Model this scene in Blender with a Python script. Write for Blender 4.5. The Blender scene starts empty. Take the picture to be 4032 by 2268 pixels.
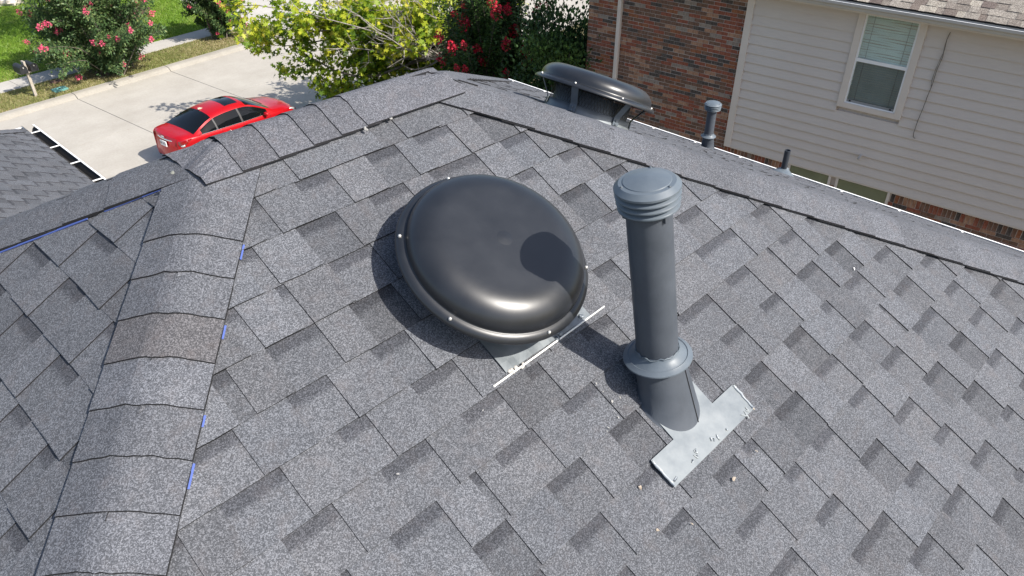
import bpy, math, random
import numpy as np
from mathutils import Vector, Matrix
random.seed(7); rng = np.random.default_rng(7)
R = math.radians
scn = bpy.context.scene
col = scn.collection
# ------------------------------------------------------------------ camera
H = 10.7                                   # camera height above the street
F, PITCH, ROLL, AZ = 3003.79, R(34.919), R(.086), R(44.042)
TH = R(28.292); ST, CT = math.sin(TH), math.cos(TH)
D0 = 1.822                                 # camera distance to the near roof slope
fw = np.array([math.cos(AZ), math.sin(AZ), 0.]); rt = np.array([math.sin(AZ), -math.cos(AZ), 0.]); up = np.array([0, 0, 1.])
c_f = fw*math.cos(PITCH) - up*math.sin(PITCH)
c_d0 = -fw*math.sin(PITCH) - up*math.cos(PITCH)
c_r = rt*math.cos(ROLL) + c_d0*math.sin(ROLL)
c_d = -rt*math.sin(ROLL) + c_d0*math.cos(ROLL)
CAM = np.array([0, 0, H])
def ray(px, py):
    d = (px-2016)*c_r + (py-1134)*c_d + F*c_f
    return d/np.linalg.norm(d)
def proj(X):
    q = np.asarray(X, float)-CAM; z = q@c_f
    return 2016+F*(q@c_r)/z, 1134+F*(q@c_d)/z, z
def at_z(px, py, z):
    d = ray(px, py); return CAM + d*((z-H)/d[2])
def in_frame(X, m=120):
    x, y, z = proj(X); return z > .1 and -m < x < 4032+m and -m < y < 2268+m
cam = bpy.data.cameras.new('camera'); cam.sensor_width = 36; cam.lens = 36*F/4032; cam.clip_start = .05; cam.clip_end = 2000
co = bpy.data.objects.new('camera', cam); col.objects.link(co)
co.matrix_world = Matrix(((c_r[0], -c_d[0], -c_f[0], 0), (c_r[1], -c_d[1], -c_f[1], 0), (c_r[2], -c_d[2], -c_f[2], H), (0, 0, 0, 1)))
scn.camera = co
# ------------------------------------------------------------------ light
SUN_EL, SUN_TR = R(44), R(108)             # elevation, plan direction the light travels in
sdir = Vector((math.cos(SUN_EL)*math.cos(SUN_TR), math.cos(SUN_EL)*math.sin(SUN_TR), -math.sin(SUN_EL)))
w = bpy.data.worlds.new('World'); scn.world = w; w.use_nodes = True
nt = w.node_tree; bg = nt.nodes['Background']
sky = nt.nodes.new('ShaderNodeTexSky'); sky.sky_type = 'NISHITA'; sky.sun_disc = False
sky.sun_elevation = SUN_EL; sky.sun_rotation = math.atan2(-sdir.x, -sdir.y)
nt.links.new(sky.outputs[0], bg.inputs[0]); bg.inputs[1].default_value = .125; sky.dust_density = 2.0; sky.ozone_density = .7; sky.altitude = 150
sl = bpy.data.lights.new('sun', 'SUN'); sl.energy = 4.2; sl.angle = R(.55); sl.color = (1, .95, .875)
so = bpy.data.objects.new('sun', sl); col.objects.link(so); so.rotation_euler = sdir.to_track_quat('-Z', 'Y').to_euler()
so.location = (0, -20, 40)
scn.view_settings.view_transform = 'Standard'; scn.view_settings.look = 'None'; scn.view_settings.exposure = .84
scn.view_settings.gamma = 1
# ------------------------------------------------------------------ materials
def mat(name, color=(.5, .5, .5), rough=.7, metal=0., spec=.5, coat=0., trans=0.):
    m = bpy.data.materials.new(name); m.use_nodes = True
    b = m.node_tree.nodes['Principled BSDF']
    b.inputs['Base Color'].default_value = (*color, 1); b.inputs['Roughness'].default_value = rough
    b.inputs['Metallic'].default_value = metal; b.inputs['Specular IOR Level'].default_value = spec
    b.inputs['Coat Weight'].default_value = coat; b.inputs['Coat Roughness'].default_value = .04
    b.inputs['Transmission Weight'].default_value = trans
    return m
class NT:
    def __init__(s, m): s.m = m; s.t = m.node_tree; s.b = s.t.nodes['Principled BSDF']
    def n(s, typ, **kw):
        x = s.t.nodes.new(typ)
        for k, v in kw.items(): setattr(x, k, v)
        return x
    def l(s, a, b): s.t.links.new(a, b)
    def pos(s, obj=False):
        if obj: return s.n('ShaderNodeTexCoord').outputs['Object']
        return s.n('ShaderNodeNewGeometry').outputs['Position']
    def noise(s, vec, scale, detail=3, rough=.55):
        x = s.n('ShaderNodeTexNoise'); x.inputs['Scale'].default_value = scale; x.inputs['Detail'].default_value = detail
        x.inputs['Roughness'].default_value = rough; s.l(vec, x.inputs['Vector']); return x.outputs['Fac']
    def ramp(s, fac, stops, interp='LINEAR'):
        x = s.n('ShaderNodeValToRGB'); e = x.color_ramp.elements; x.color_ramp.interpolation = interp
        while len(e) < len(stops): e.new(.5)
        for k, (p, c) in enumerate(stops): e[k].position = p; e[k].color = (*c, 1) if len(c) == 3 else c
        s.l(fac, x.inputs[0]); return x.outputs[0]
    def mix(s, fac, a, b, typ='MIX'):
        x = s.n('ShaderNodeMix'); x.data_type = 'RGBA'; x.blend_type = typ
        for i, v in ((0, fac), (6, a), (7, b)):
            if isinstance(v, (int, float)): x.inputs[i].default_value = v
            elif isinstance(v, tuple): x.inputs[i].default_value = (*v, 1)
            else: s.l(v, x.inputs[i])
        return x.outputs[2]
    def math(s, op, a, b=0., c=None):
        x = s.n('ShaderNodeMath'); x.operation = op
        for i, v in ((0, a), (1, b), (2, c)):
            if v is None: continue
            if isinstance(v, (int, float)): x.inputs[i].default_value = v
            else: s.l(v, x.inputs[i])
        return x.outputs[0]
    def attr(s, name): x = s.n('ShaderNodeAttribute'); x.attribute_name = name; return x
    def bump(s, h, strength=.4, dist=.002):
        x = s.n('ShaderNodeBump'); x.inputs['Strength'].default_value = strength; x.inputs['Distance'].default_value = dist
        s.l(h, x.inputs['Height']); s.l(x.outputs[0], s.b.inputs['Normal'])
    def color(s, c): s.l(c, s.b.inputs['Base Color'])
    def rough(s, c): s.l(c, s.b.inputs['Roughness'])

def granule(name, dark, mid, light, band=False, scale=430., pinkness=.3):
    """asphalt shingle: mineral granules, each piece with its own tone, dark printed strip in the cut-outs"""
    m = mat(name, mid, .92, spec=.25); N = NT(m); p = N.pos()
    v = N.n('ShaderNodeTexVoronoi'); v.inputs['Scale'].default_value = scale; N.l(p, v.inputs['Vector'])
    sep = N.n('ShaderNodeSeparateColor'); N.l(v.outputs['Color'], sep.inputs[0])
    g = N.ramp(sep.outputs[0], [(0, dark), (.34, dark), (.46, mid), (.66, mid), (.78, light), (1, light)])
    g2 = N.noise(p, 200, 2); g = N.mix(.8, g, N.ramp(g2, [(.28, (.66,)*3), (.72, (1.0,)*3)]), 'MULTIPLY')
    big = N.noise(p, 9, 4, .6)
    g = N.mix(.6, g, N.ramp(big, [(.25, (.72, .72, .73)), (.75, (1.0, .99, .98))]), 'MULTIPLY')
    pink = N.noise(p, 22, 3)
    g = N.mix(N.math('MULTIPLY', N.ramp(pink, [(.52, (0,)*3), (.75, (1,)*3)]), pinkness), g, (.125, .112, .112), 'MIX')
    tn = N.attr('tint'); g = N.mix(1., g, tn.outputs['Color'], 'MULTIPLY')
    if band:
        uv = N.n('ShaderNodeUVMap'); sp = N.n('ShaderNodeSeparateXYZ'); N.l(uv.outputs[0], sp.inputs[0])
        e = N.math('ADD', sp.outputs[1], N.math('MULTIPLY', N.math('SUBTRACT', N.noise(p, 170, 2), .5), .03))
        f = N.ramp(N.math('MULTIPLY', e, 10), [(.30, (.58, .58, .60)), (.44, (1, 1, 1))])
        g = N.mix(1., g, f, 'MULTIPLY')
    N.color(g)
    N.bump(N.math('ADD', sep.outputs[1], g2), .35, .0018)
    return m
M = {}
GD, GM, GL = (.073, .077, .086), (.117, .122, .135), (.193, .200, .219)
M['tab'] = granule('shingle_granules', GD, GM, GL)
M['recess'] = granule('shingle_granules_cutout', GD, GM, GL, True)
M['edge'] = mat('asphalt_cut_edge', (.018, .018, .02), .95, spec=.2)
M['felt'] = mat('blue_underlayment', (.06, .10, .32), .7)
M['deck'] = mat('roof_deck_felt', (.02, .02, .022), .95)
TAN = granule('tan_shingle_granules', (.20, .18, .16), (.32, .29, .26), (.46, .43, .39), False, 120, 0.)
M['tan'] = TAN
def mottle(name, a, b, scale, rough, metal=0., spec=.5, obj=False, coat=0., bump=0.):
    m = mat(name, a, rough, metal, spec, coat); N = NT(m); p = N.pos(obj)
    f = N.noise(p, scale, 4, .6); N.color(N.ramp(f, [(.3, a), (.7, b)]))
    if bump: N.bump(f, bump, .004)
    return m
def galvanised():
    m = mat('galvanised_sheet', (.6, .62, .64), .5, .35); N = NT(m); p = N.pos()
    f = N.noise(p, 14, 5, .65); g = N.noise(p, 120, 3)
    c = N.ramp(f, [(.28, (.125, .142, .155)), (.5, (.16, .178, .19)), (.72, (.205, .222, .232))])
    c = N.mix(N.ramp(g, [(.66, (0,)*3), (.74, (.5,)*3)]), c, (.2, .195, .19))
    N.color(c); N.rough(N.ramp(f, [(.3, (.42,)*3), (.7, (.62,)*3)])); N.bump(N.noise(p, 7, 2), .3, .01)
    return m
M['galv'] = galvanised()
def satin_black():
    m = mat('satin_black_enamel', (.012, .013, .015), .3, 0, .5); N = NT(m); p = N.pos(True)
    d = N.noise(p, 9, 4, .6); sp = N.noise(p, 300, 2)
    c = N.mix(N.ramp(sp, [(.78, (0,)*3), (.84, (.4,)*3)]), N.ramp(d, [(.3, (.012, .0135, .0165)), (.75, (.018, .020, .024))]), (.22, .21, .20))
    N.color(c); N.rough(N.ramp(d, [(.3, (.31,)*3), (.7, (.37,)*3)])); N.bump(N.noise(p, 16, 2), .015, .01)
    return m
M['black'] = satin_black()
def painted(name, a, b, rough=.48):
    m = mat(name, a, rough, 0, .3); N = NT(m); p = N.pos()
    f = N.noise(p, 11, 5, .65); N.color(N.ramp(f, [(.3, a), (.72, b)])); N.rough(N.ramp(f, [(.3, (rough-.08,)*3), (.7, (rough+.1,)*3)]))
    N.bump(N.noise(p, 45, 3), .12, .004); return m
M['pipe'] = painted('slate_grey_pipe_paint', (.052, .060, .073), (.070, .080, .096), .48)
M['cap'] = painted('slate_grey_cap_paint', (.095, .115, .135), (.12, .142, .163), .42)
M['sealant'] = mat('clear_sealant', (.30, .325, .34), .2, .0, .8)
M['screw'] = mat('bright_screw_head', (.55, .54, .51), .4, .5)
M['dkmetal'] = mat('dark_bracket_metal', (.17, .19, .21), .5, .5)
M['mesh'] = mat('black_mesh', (.012, .012, .012), .6)
M['white'] = mottle('white_aluminium', (.80, .79, .76), (.86, .85, .83), 5, .42)
M['debris'] = mottle('dry_debris', (.26, .20, .14), (.42, .37, .31), 90, .9)
M['bird'] = mat('pale_splatter', (.27, .265, .255), .8)
def concrete(name, a, b, stain=.25):
    m = mat(name, a, .9, spec=.2); N = NT(m); p = N.pos()
    f = N.noise(p, .7, 6, .65); g = N.noise(p, 14, 5, .6)
    mp = N.n('ShaderNodeMapping'); mp.inputs['Scale'].default_value = (.25, 1.6, 1); mp.inputs['Rotation'].default_value = (0, 0, -.104); N.l(p, mp.inputs[0])
    st_ = N.noise(mp.outputs[0], 1.2, 5, .7)
    c = N.mix(.75, N.ramp(f, [(.3, a), (.7, b)]), N.ramp(g, [(.3, (.86, .85, .84)), (.7, (1, 1, 1))]), 'MULTIPLY')
    c = N.mix(N.math('MULTIPLY', N.ramp(st_, [(.5, (0,)*3), (.75, (1,)*3)]), stain), c, (.30, .275, .235))
    N.color(c); N.bump(g, .2, .004); return m
M['road'] = concrete('street_concrete', (.345, .32, .28), (.42, .395, .35))
M['walk'] = concrete('pavement_concrete', (.38, .36, .325), (.46, .44, .405), .15)
M['kerb'] = concrete('kerb_concrete', (.27, .25, .215), (.35, .33, .29), .4)
M['joint'] = mat('dark_joint', (.10, .095, .085), .95)
def turf(name, a, b, c):
    m = mat(name, a, .95, spec=.1); N = NT(m); p = N.pos()
    f = N.noise(p, .55, 4, .6); g = N.noise(p, 16, 4, .7)
    k = N.ramp(f, [(.36, a), (.52, b), (.66, c)]); k = N.mix(.8, k, N.ramp(g, [(.3, (.55, .6, .5)), (.7, (1.1, 1.1, 1.05))]), 'MULTIPLY')
    N.color(k); N.bump(g, .8, .05); return m
M['lawn'] = turf('lawn', (.10, .185, .018), (.14, .23, .025), (.24, .26, .08))
M['dryground'] = turf('dry_yard', (.17, .155, .085), (.22, .19, .11), (.27, .22, .15))
M['verge'] = turf('dry_verge_grass', (.14, .17, .045), (.22, .21, .085), (.31, .25, .14))
def leafmat(name, cols, trans=.25):
    m = mat(name, cols[1], .5, spec=.35); N = NT(m)
    a = N.attr('tint'); sp = N.n('ShaderNodeSeparateColor'); N.l(a.outputs['Color'], sp.inputs[0])
    c = N.ramp(sp.outputs[0], [(i/(len(cols)-1), k) for i, k in enumerate(cols)])
    N.color(c)
    t = N.n('ShaderNodeBsdfTranslucent'); N.l(c, t.inputs['Color'])
    x = N.n('ShaderNodeMixShader'); x.inputs[0].default_value = trans
    N.l(N.b.outputs[0], x.inputs[1]); N.l(t.outputs[0], x.inputs[2]); N.l(x.outputs[0], N.t.nodes['Material Output'].inputs[0])
    return m
M['blade'] = leafmat('grass_blade', [(.085, .17, .014), (.15, .26, .026), (.24, .31, .06), (.33, .31, .13)], .3)
M['dryblade'] = leafmat('dry_grass_blade', [(.12, .18, .03), (.20, .225, .065), (.31, .27, .13), (.42, .34, .2)], .3)
M['oakleaf'] = leafmat('yellow_green_leaf', [(.045, .10, .009), (.15, .25, .014), (.36, .43, .026), (.56, .54, .045), (.60, .46, .08)], .42)
M['myrtleleaf'] = leafmat('myrtle_leaf', [(.04, .08, .03), (.075, .14, .05), (.14, .21, .07), (.24, .27, .10)], .25)
M['darkleaf'] = leafmat('dark_shrub_leaf', [(.018, .042, .013), (.04, .085, .024), (.085, .16, .04), (.16, .29, .06)], .25)
M['pink'] = leafmat('pink_petal', [(.55, .05, .12), (.80, .10, .22), (.85, .22, .30)], .25)
M['red'] = leafmat('crimson_petal', [(.25, .008, .02), (.48, .012, .035), (.62, .03, .06)], .2)
M['bark'] = mottle('bark', (.085, .07, .055), (.17, .145, .12), 14, .95, bump=.6)
M['greybark'] = mottle('grey_twig', (.22, .195, .17), (.37, .34, .31), 12, .95)
M['mulch'] = mottle('dark_mulch', (.045, .022, .018), (.11, .05, .04), 30, .95, bump=.8)
M['stone'] = mottle('pale_stone', (.42, .37, .31), (.58, .53, .46), 5, .9, bump=.4)
M['wood'] = mottle('weathered_post', (.30, .26, .21), (.42, .38, .33), 12, .9)
M['mbox'] = mottle('black_mailbox', (.012, .013, .014), (.024, .025, .027), 9, .55, spec=.3)
M['teal'] = mottle('faded_teal_lid', (.10, .30, .27), (.16, .38, .35), 10, .7)
M['rust'] = mottle('rusty_lid', (.10, .045, .035), (.17, .09, .07), 14, .85)
def siding():
    m = mat('greige_siding_paint', (.36, .325, .295), .75, spec=.3); N = NT(m); p = N.pos(True)
    mp = N.n('ShaderNodeMapping'); mp.inputs['Scale'].default_value = (1, 1, 9); N.l(p, mp.inputs[0])
    f = N.noise(mp.outputs[0], 5, 5, .65); k = N.noise(p, .9, 3)
    c = N.mix(.5, N.ramp(f, [(.3, (.585, .52, .46)), (.7, (.63, .56, .495))]), N.ramp(k, [(.3, (.93, .9, .9)), (.7, (1, 1, 1))]), 'MULTIPLY')
    N.color(c); N.bump(f, .12, .003); return m
M['siding'] = siding()
M['trim'] = mottle('greige_trim_paint', (.62, .545, .475), (.66, .58, .51), 3, .7)
M['gutterpaint'] = mottle('tan_gutter_paint', (.43, .40, .36), (.47, .44, .40), 3, .4)
M['mortar'] = mottle('mortar', (.46, .40, .35), (.56, .50, .44), 30, .95)
def brick(name, a, b, c):
    m = mat(name, a, .9, spec=.2); N = NT(m); p = N.pos(True)
    mp = N.n('ShaderNodeMapping'); mp.inputs['Scale'].default_value = (34, 20, 9); N.l(p, mp.inputs[0])
    f = N.noise(mp.outputs[0], 1, 4, .7)
    N.color(N.ramp(f, [(.28, a), (.5, b), (.72, c)])); N.bump(f, .5, .004); return m
BR = [brick('brick_%s' % n, *c) for n, c in (
    ('red', ((.14, .048, .028), (.25, .085, .052), (.33, .13, .085))), ('brown', ((.085, .05, .033), (.17, .095, .064), (.25, .15, .11))),
    ('dark', ((.04, .032, .028), (.085, .068, .058), (.15, .125, .105))), ('tan', ((.18, .085, .05), (.34, .19, .12), (.45, .28, .19))),
    ('pale', ((.16, .12, .095), (.26, .205, .165), (.34, .28, .235))), ('orange', ((.14, .055, .028), (.26, .10, .05), (.33, .16, .09))))]
M['glassU'] = mat('window_glass_over_blind', (.30, .38, .35), .05, 0, .8, .6)
M['slatU'] = mottle('blind_slat', (.70, .735, .71), (.80, .83, .81), 3, .6)
M['slatL'] = mottle('screened_blind_slat', (.30, .33, .32), (.37, .40, .39), 3, .6)
M['screen'] = mat('insect_screen', (.05, .06, .06), .6)
M['greenglass'] = mottle('green_window_glass', (.11, .13, .085), (.16, .185, .12), 2, .12, spec=.8, coat=.5)
M['cable'] = mat('grey_cable', (.16, .145, .13), .7)
# ------------------------------------------------------------------ mesh helpers
class MB:
    def __init__(s): s.v = []; s.f = []; s.m = []; s.t = []; s.uv = []
    def add(s, verts, faces, mi=0, tint=(1, 1, 1), uvs=None):
        o = len(s.v); s.v.extend([tuple(map(float, p)) for p in verts])
        for k, f in enumerate(faces):
            s.f.append(tuple(i+o for i in f)); s.m.append(mi if isinstance(mi, int) else mi[k]); s.t.append(tint)
            if uvs is not None: s.uv.extend([uvs[i] for i in f])
            else: s.uv.extend([(0, 1)]*len(f))
    def box(s, x0, x1, y0, y1, z0, z1, mi=0, tint=(1, 1, 1)):
        s.add([(x0, y0, z0), (x1, y0, z0), (x1, y1, z0), (x0, y1, z0), (x0, y0, z1), (x1, y0, z1), (x1, y1, z1), (x0, y1, z1)],
              [(0, 3, 2, 1), (4, 5, 6, 7), (0, 1, 5, 4), (1, 2, 6, 5), (2, 3, 7, 6), (3, 0, 4, 7)], mi, tint)
    def tube(s, pts, radii, seg=6, mi=0, cap=True, tint=(1, 1, 1)):
        pts = [np.asarray(p, float) for p in pts]; n = len(pts)
        if isinstance(radii, (int, float)): radii = [radii]*n
        V = []
        for i, p in enumerate(pts):
            d = pts[min(i+1, n-1)]-pts[max(i-1, 0)]; d = d/(np.linalg.norm(d)+1e-9)
            a = np.cross(d, (0, 0, 1) if abs(d[2]) < .9 else (1, 0, 0)); a /= np.linalg.norm(a); b = np.cross(d, a)
            for k in range(seg):
                q = 2*math.pi*k/seg; V.append(p+radii[i]*(a*math.cos(q)+b*math.sin(q)))
        Fc = [(i*seg+k, i*seg+(k+1) % seg, (i+1)*seg+(k+1) % seg, (i+1)*seg+k) for i in range(n-1) for k in range(seg)]
        if cap: Fc += [tuple(range(seg)), tuple((n-1)*seg+k for k in reversed(range(seg)))]
        s.add(V, Fc, mi, tint)
    def lathe(s, prof, seg=48, mi=0, c=(0, 0, 0), close=False):
        V = []; n = len(prof)
        for r, z in prof:
            for k in range(seg):
                a = 2*math.pi*k/seg; V.append((c[0]+r*math.cos(a), c[1]+r*math.sin(a), c[2]+z))
        Fc = [(i*seg+k, i*seg+(k+1) % seg, (i+1)*seg+(k+1) % seg, (i+1)*seg+k) for i in range(n-1) for k in range(seg)]
        if close: Fc.append(tuple((n-1)*seg+k for k in range(seg)))
        s.add(V, Fc, mi)
    def build(s, name, mats, parent=None, smooth=False, loc=(0, 0, 0), sub=0, bevel=0.):
        me = bpy.data.meshes.new(name); me.from_pydata(s.v, [], s.f)
        ms = mats if isinstance(mats, (list, tuple)) else [mats]
        for m in ms: me.materials.append(m)
        me.polygons.foreach_set('material_index', s.m)
        if smooth: me.polygons.foreach_set('use_smooth', [True]*len(s.f))
        a = me.attributes.new('tint', 'FLOAT_COLOR', 'FACE'); a.data.foreach_set('color', [x for t in s.t for x in (*t, 1.)])
        u = me.uv_layers.new(name='UVMap'); u.data.foreach_set('uv', [x for t in s.uv for x in t])
        me.update()
        o = bpy.data.objects.new(name, me); col.objects.link(o); o.location = loc
        if parent: o.parent = parent
        if bevel:
            b = o.modifiers.new('bevel', 'BEVEL'); b.width = bevel; b.segments = 2; b.limit_method = 'ANGLE'
        if sub:
            b = o.modifiers.new('sub', 'SUBSURF'); b.levels = sub; b.render_levels = sub
        return o
def tag(o, label=None, cat=None, group=None, kind=None):
    if label: o['label'] = label
    if cat: o['category'] = cat
    if group: o['group'] = group
    if kind: o['kind'] = kind
    return o
def empty(name, loc=(0, 0, 0), rot=None):
    o = bpy.data.objects.new(name, None); col.objects.link(o); o.empty_display_size = .2
    if rot is not None: o.matrix_world = Matrix.Translation(loc) @ rot.to_4x4()
    else: o.location = loc
    return o
def basis(x, y, z): return Matrix((x, y, z)).transposed()
def arr_mesh(name, V, Fq, mats, parent, tints, mi=None, smooth=False):
    """fast mesh: V (n,3), Fq (m,k) all same size, tints (m,)"""
    me = bpy.data.meshes.new(name); n, k = Fq.shape
    me.vertices.add(len(V)); me.vertices.foreach_set('co', V.astype(np.float32).ravel())
    me.loops.add(n*k); me.loops.foreach_set('vertex_index', Fq.astype(np.int32).ravel())
    me.polygons.add(n); me.polygons.foreach_set('loop_start', np.arange(0, n*k, k, dtype=np.int32))
    for m in (mats if isinstance(mats, list) else [mats]): me.materials.append(m)
    if mi is not None: me.polygons.foreach_set('material_index', mi.astype(np.int32))
    me.update(calc_edges=True)
    a = me.attributes.new('tint', 'FLOAT_COLOR', 'FACE')
    c = np.ones((n, 4), np.float32); c[:, :3] = tints[:, None]; a.data.foreach_set('color', c.ravel())
    if smooth: me.polygons.foreach_set('use_smooth', np.ones(n, bool))
    o = bpy.data.objects.new(name, me); col.objects.link(o)
    if parent: o.parent = parent
    return o
# ------------------------------------------------------------------ ground, street
SA = R(5.95); SX = np.array([math.cos(SA), math.sin(SA), 0]); TX = np.array([-math.sin(SA), math.cos(SA), 0])
def S2W(s, t, z=0.): return SX*s+TX*t+np.array([0, 0, z])
STREET = Matrix.Rotation(SA, 3, 'Z')
def struct(name, mb, m, parent=None, **k):
    o = mb.build(name, m, parent, **k)
    if not parent: o['kind'] = 'structure'
    return o
TF, TN = 30.24, 20.9                        # far and near kerb lines
b = MB(); n = 14
xs = np.linspace(-160, 180, 35); ys = np.concatenate([np.linspace(-160, 8, 15), np.linspace(10, TN-.2, 10), [TN-.05, 200]])
V = []; idx = {}
for j, t in enumerate(ys):
    for i, s in enumerate(xs):
        z = -.06 if t > TN-.1 else 1.05 if t < 9 else .14+.91*(1-(t-9)/(TN-9.2))**1.2 if t < TN-.2 else .12
        V.append(S2W(s, t, z))
Fc = [(j*35+i, j*35+i+1, (j+1)*35+i+1, (j+1)*35+i) for j in range(len(ys)-1) for i in range(34)]
b.add(V, Fc); ground = struct('ground', b, M['dryground'])
# street slabs
road = empty('street'); road['kind'] = 'structure'; road.rotation_euler = (0, 0, SA)
js = [-60, -40, -28, -20, -16, -12, -8.1, -4.1, -.1, 3.9, 7.9, 11.8, 15.72, 19.85, 23.9, 27.9, 31.9, 35.9, 39.9, 44, 56, 80]
TC = 26.03
b = MB(); b.box(js[0], js[-1], TN-.02, TF+.02, -.25, -.012); b.build('joint_filler', M['joint'], road)
for i in range(len(js)-1):
    for t0, t1 in ((TN, TC), (TC, TF)):
        g = .012; b = MB(); b.box(js[i]+g, js[i+1]-g, t0+(g*.55 if t0 == TC else 0), t1-(g*.55 if t1 == TC else 0), -.2, 0)
        b.build('concrete_panel', M['road'], road)
def kerb(t0, sgn, name):
    e = empty(name); e['kind'] = 'structure'; e.rotation_euler = (0, 0, SA)
    for i in range(len(js)-1):
        b = MB(); s0, s1 = js[i]+.012, js[i+1]-.012
        prof = [(0, .0), (.03, .045), (.12, .115), (.2, .14), (.42, .148), (.44, -.1), (0, -.1)]
        if abs(js[i]-19.85) < .1 and sgn > 0: prof = [(0, .0), (.03, .01), (.12, .02), (.2, .035), (.42, .05), (.44, -.1), (0, -.1)]
        V = [(s, t0+sgn*a, z+.004) for s in (s0, s1) for a, z in prof]; k = len(prof)
        b.add(V, [(j, (j+1) % k, k+(j+1) % k, k+j) for j in range(k)]+[tuple(range(k)), tuple(range(2*k-1, k-1, -1))])
        b.build('kerb_stone', M['kerb'], e)
kerb(TF, 1, 'kerb_far'); kerb(TN, -1, 'kerb_near')
def slab(name, s0, s1, t0, t1, z0, z1, m, parent=None):
    b = MB(); P = [S2W(s, t, z) for z in (z0, z1) for s, t in ((s0, t0), (s1, t0), (s1, t1), (s0, t1))]
    b.add(P, [(0, 3, 2, 1), (4, 5, 6, 7), (0, 1, 5, 4), (1, 2, 6, 5), (2, 3, 7, 6), (3, 0, 4, 7)])
    return struct(name, b, m, parent)
slab('verge', -60, 80, TF+.43, 32.72, -.3, .135, M['verge'])
slab('lawn_opposite', -60, 80, 33.95, 90, -.3, .16, M['lawn'])
walk = empty('pavement'); walk['kind'] = 'structure'
b = MB(); P = [S2W(s, t, z) for z in (-.3, .12) for s, t in ((-60, 32.71), (80, 32.71), (80, 33.96), (-60, 33.96))]
b.add(P, [(4, 5, 6, 7), (0, 1, 5, 4), (2, 3, 7, 6)]); b.build('joint_filler', M['joint'], walk)
ws = 10.93-1.75*14
while ws < 45:
    slab('paving_slab', ws+.008, ws+1.742, 32.725, 33.94, -.1, .15, M['walk'], walk); ws += 1.75
slab('driveway_opposite', 22.0, 26.5, TF+.44, 60, -.2, .165, M['walk'])
slab('driveway_near', 17.2, 22.5, 9.5, TN-.42, .3, 1.0, M['walk'])
# make the near driveway follow the yard's fall
dv = bpy.data.objects['driveway_near'].data
for v in dv.vertices:
    t = -math.sin(SA)*v.co.x+math.cos(SA)*v.co.y; z = .20+.9*(1-(min(max(t, 9), 20.7)-9)/(TN-9.2))**1.2
    v.co.z = z+.02 if v.co.z > .8 else z-.3
# grass blades
def blades(name, label, rects, n, h, m, tintf, zb):
    N_ = n; s = np.empty(N_); t = np.empty(N_); k = 0
    areas = np.array([(r[1]-r[0])*(r[3]-r[2]) for r in rects]); cnt = (areas/areas.sum()*n).astype(int); cnt[0] += n-cnt.sum()
    for r, c in zip(rects, cnt):
        s[k:k+c] = rng.uniform(r[0], r[1], c); t[k:k+c] = rng.uniform(r[2], r[3], c); k += c
    hh = h*rng.uniform(.5, 1.3, N_); a = rng.uniform(0, 2*math.pi, N_); wd = h*.22
    base = s[:, None]*SX+t[:, None]*TX; base[:, 2] = zb
    off = np.stack([np.cos(a), np.sin(a), np.zeros(N_)], 1); lean = rng.normal(0, .45, (N_, 2))*hh[:, None]
    tip = base.copy(); tip[:, 2] += hh; tip[:, :2] += lean
    V = np.stack([base-off*wd, base+off*wd, tip], 1).reshape(-1, 3)
    o = arr_mesh(name, V, np.arange(3*N_).reshape(-1, 3), m, None, tintf(s, t)); tag(o, label, 'grass', kind='stuff'); return o
def wob(s, t, f): return .5+.25*np.sin(s*f+1.3*np.sin(t*f*.7))+.25*np.sin(t*f*1.3+1.1*np.sin(s*f*.9+2))
blades('lawn_grass', 'bright green mown grass beyond the pavement', [(6, 21.9, 33.95, 50)], 90000, .085, M['blade'],
       lambda s, t: np.clip(.25+.3*wob(s, t, .8)+rng.normal(0, .13, len(s))+np.clip((37.5-t)*.10, 0, .4)*(s < 14.5), 0, 1), .155)
blades('verge_grass', 'patchy straw coloured grass between kerb and pavement', [(5, 22, TF+.46, 32.7)], 22000, .07, M['dryblade'],
       lambda s, t: np.clip(.25+.55*wob(s, t, 1.1)+rng.normal(0, .15, len(s)), 0, 1), .13)
# ------------------------------------------------------------------ house with the grey shingle roof
ZR = H-.9387; YR = 2.10; X1, X2 = .905, 1.739; MF = .488; PH = math.atan(MF); SF, CF = math.sin(PH), math.cos(PH)
ZE, WZE = H-3.79, H-3.73
house = empty('house', (1.5, 2.1, 1.05))
tag(house, 'two storey house with the grey shingle hip roof carrying the black vents', 'house')
HB = np.array([1.5, 2.1, 1.05])
class Plane:
    def __init__(s, o, a, b, n): s.o, s.a, s.b, s.n = [np.asarray(q, float) for q in (o, a, b, n)]
    def __call__(s, a, b, n=0.): return s.o+s.a*a+s.b*b+s.n*n
# a: along courses, b: distance down the slope from the ridge level
MAIN = Plane((0, YR, ZR), (1, 0, 0), (0, -CT, -ST), (0, -ST, CT))
BACK = Plane((0, YR, ZR), (-1, 0, 0), (0, CT, -ST), (0, ST, CT))
LEFT = Plane((X1, 0, ZR), (0, -1, 0), (-CT, 0, -ST), (-ST, 0, CT))
FAR = Plane((X2, 0, ZR), (0, 1, 0), (CF, 0, -SF), (SF, 0, CF))
LS = (H-.9387-ZE)/ST; LF = (H-.9387-ZE)/SF       # slope lengths ridge to eave
VR = -1.404                                       # ridge position in the measured v scale
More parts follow.
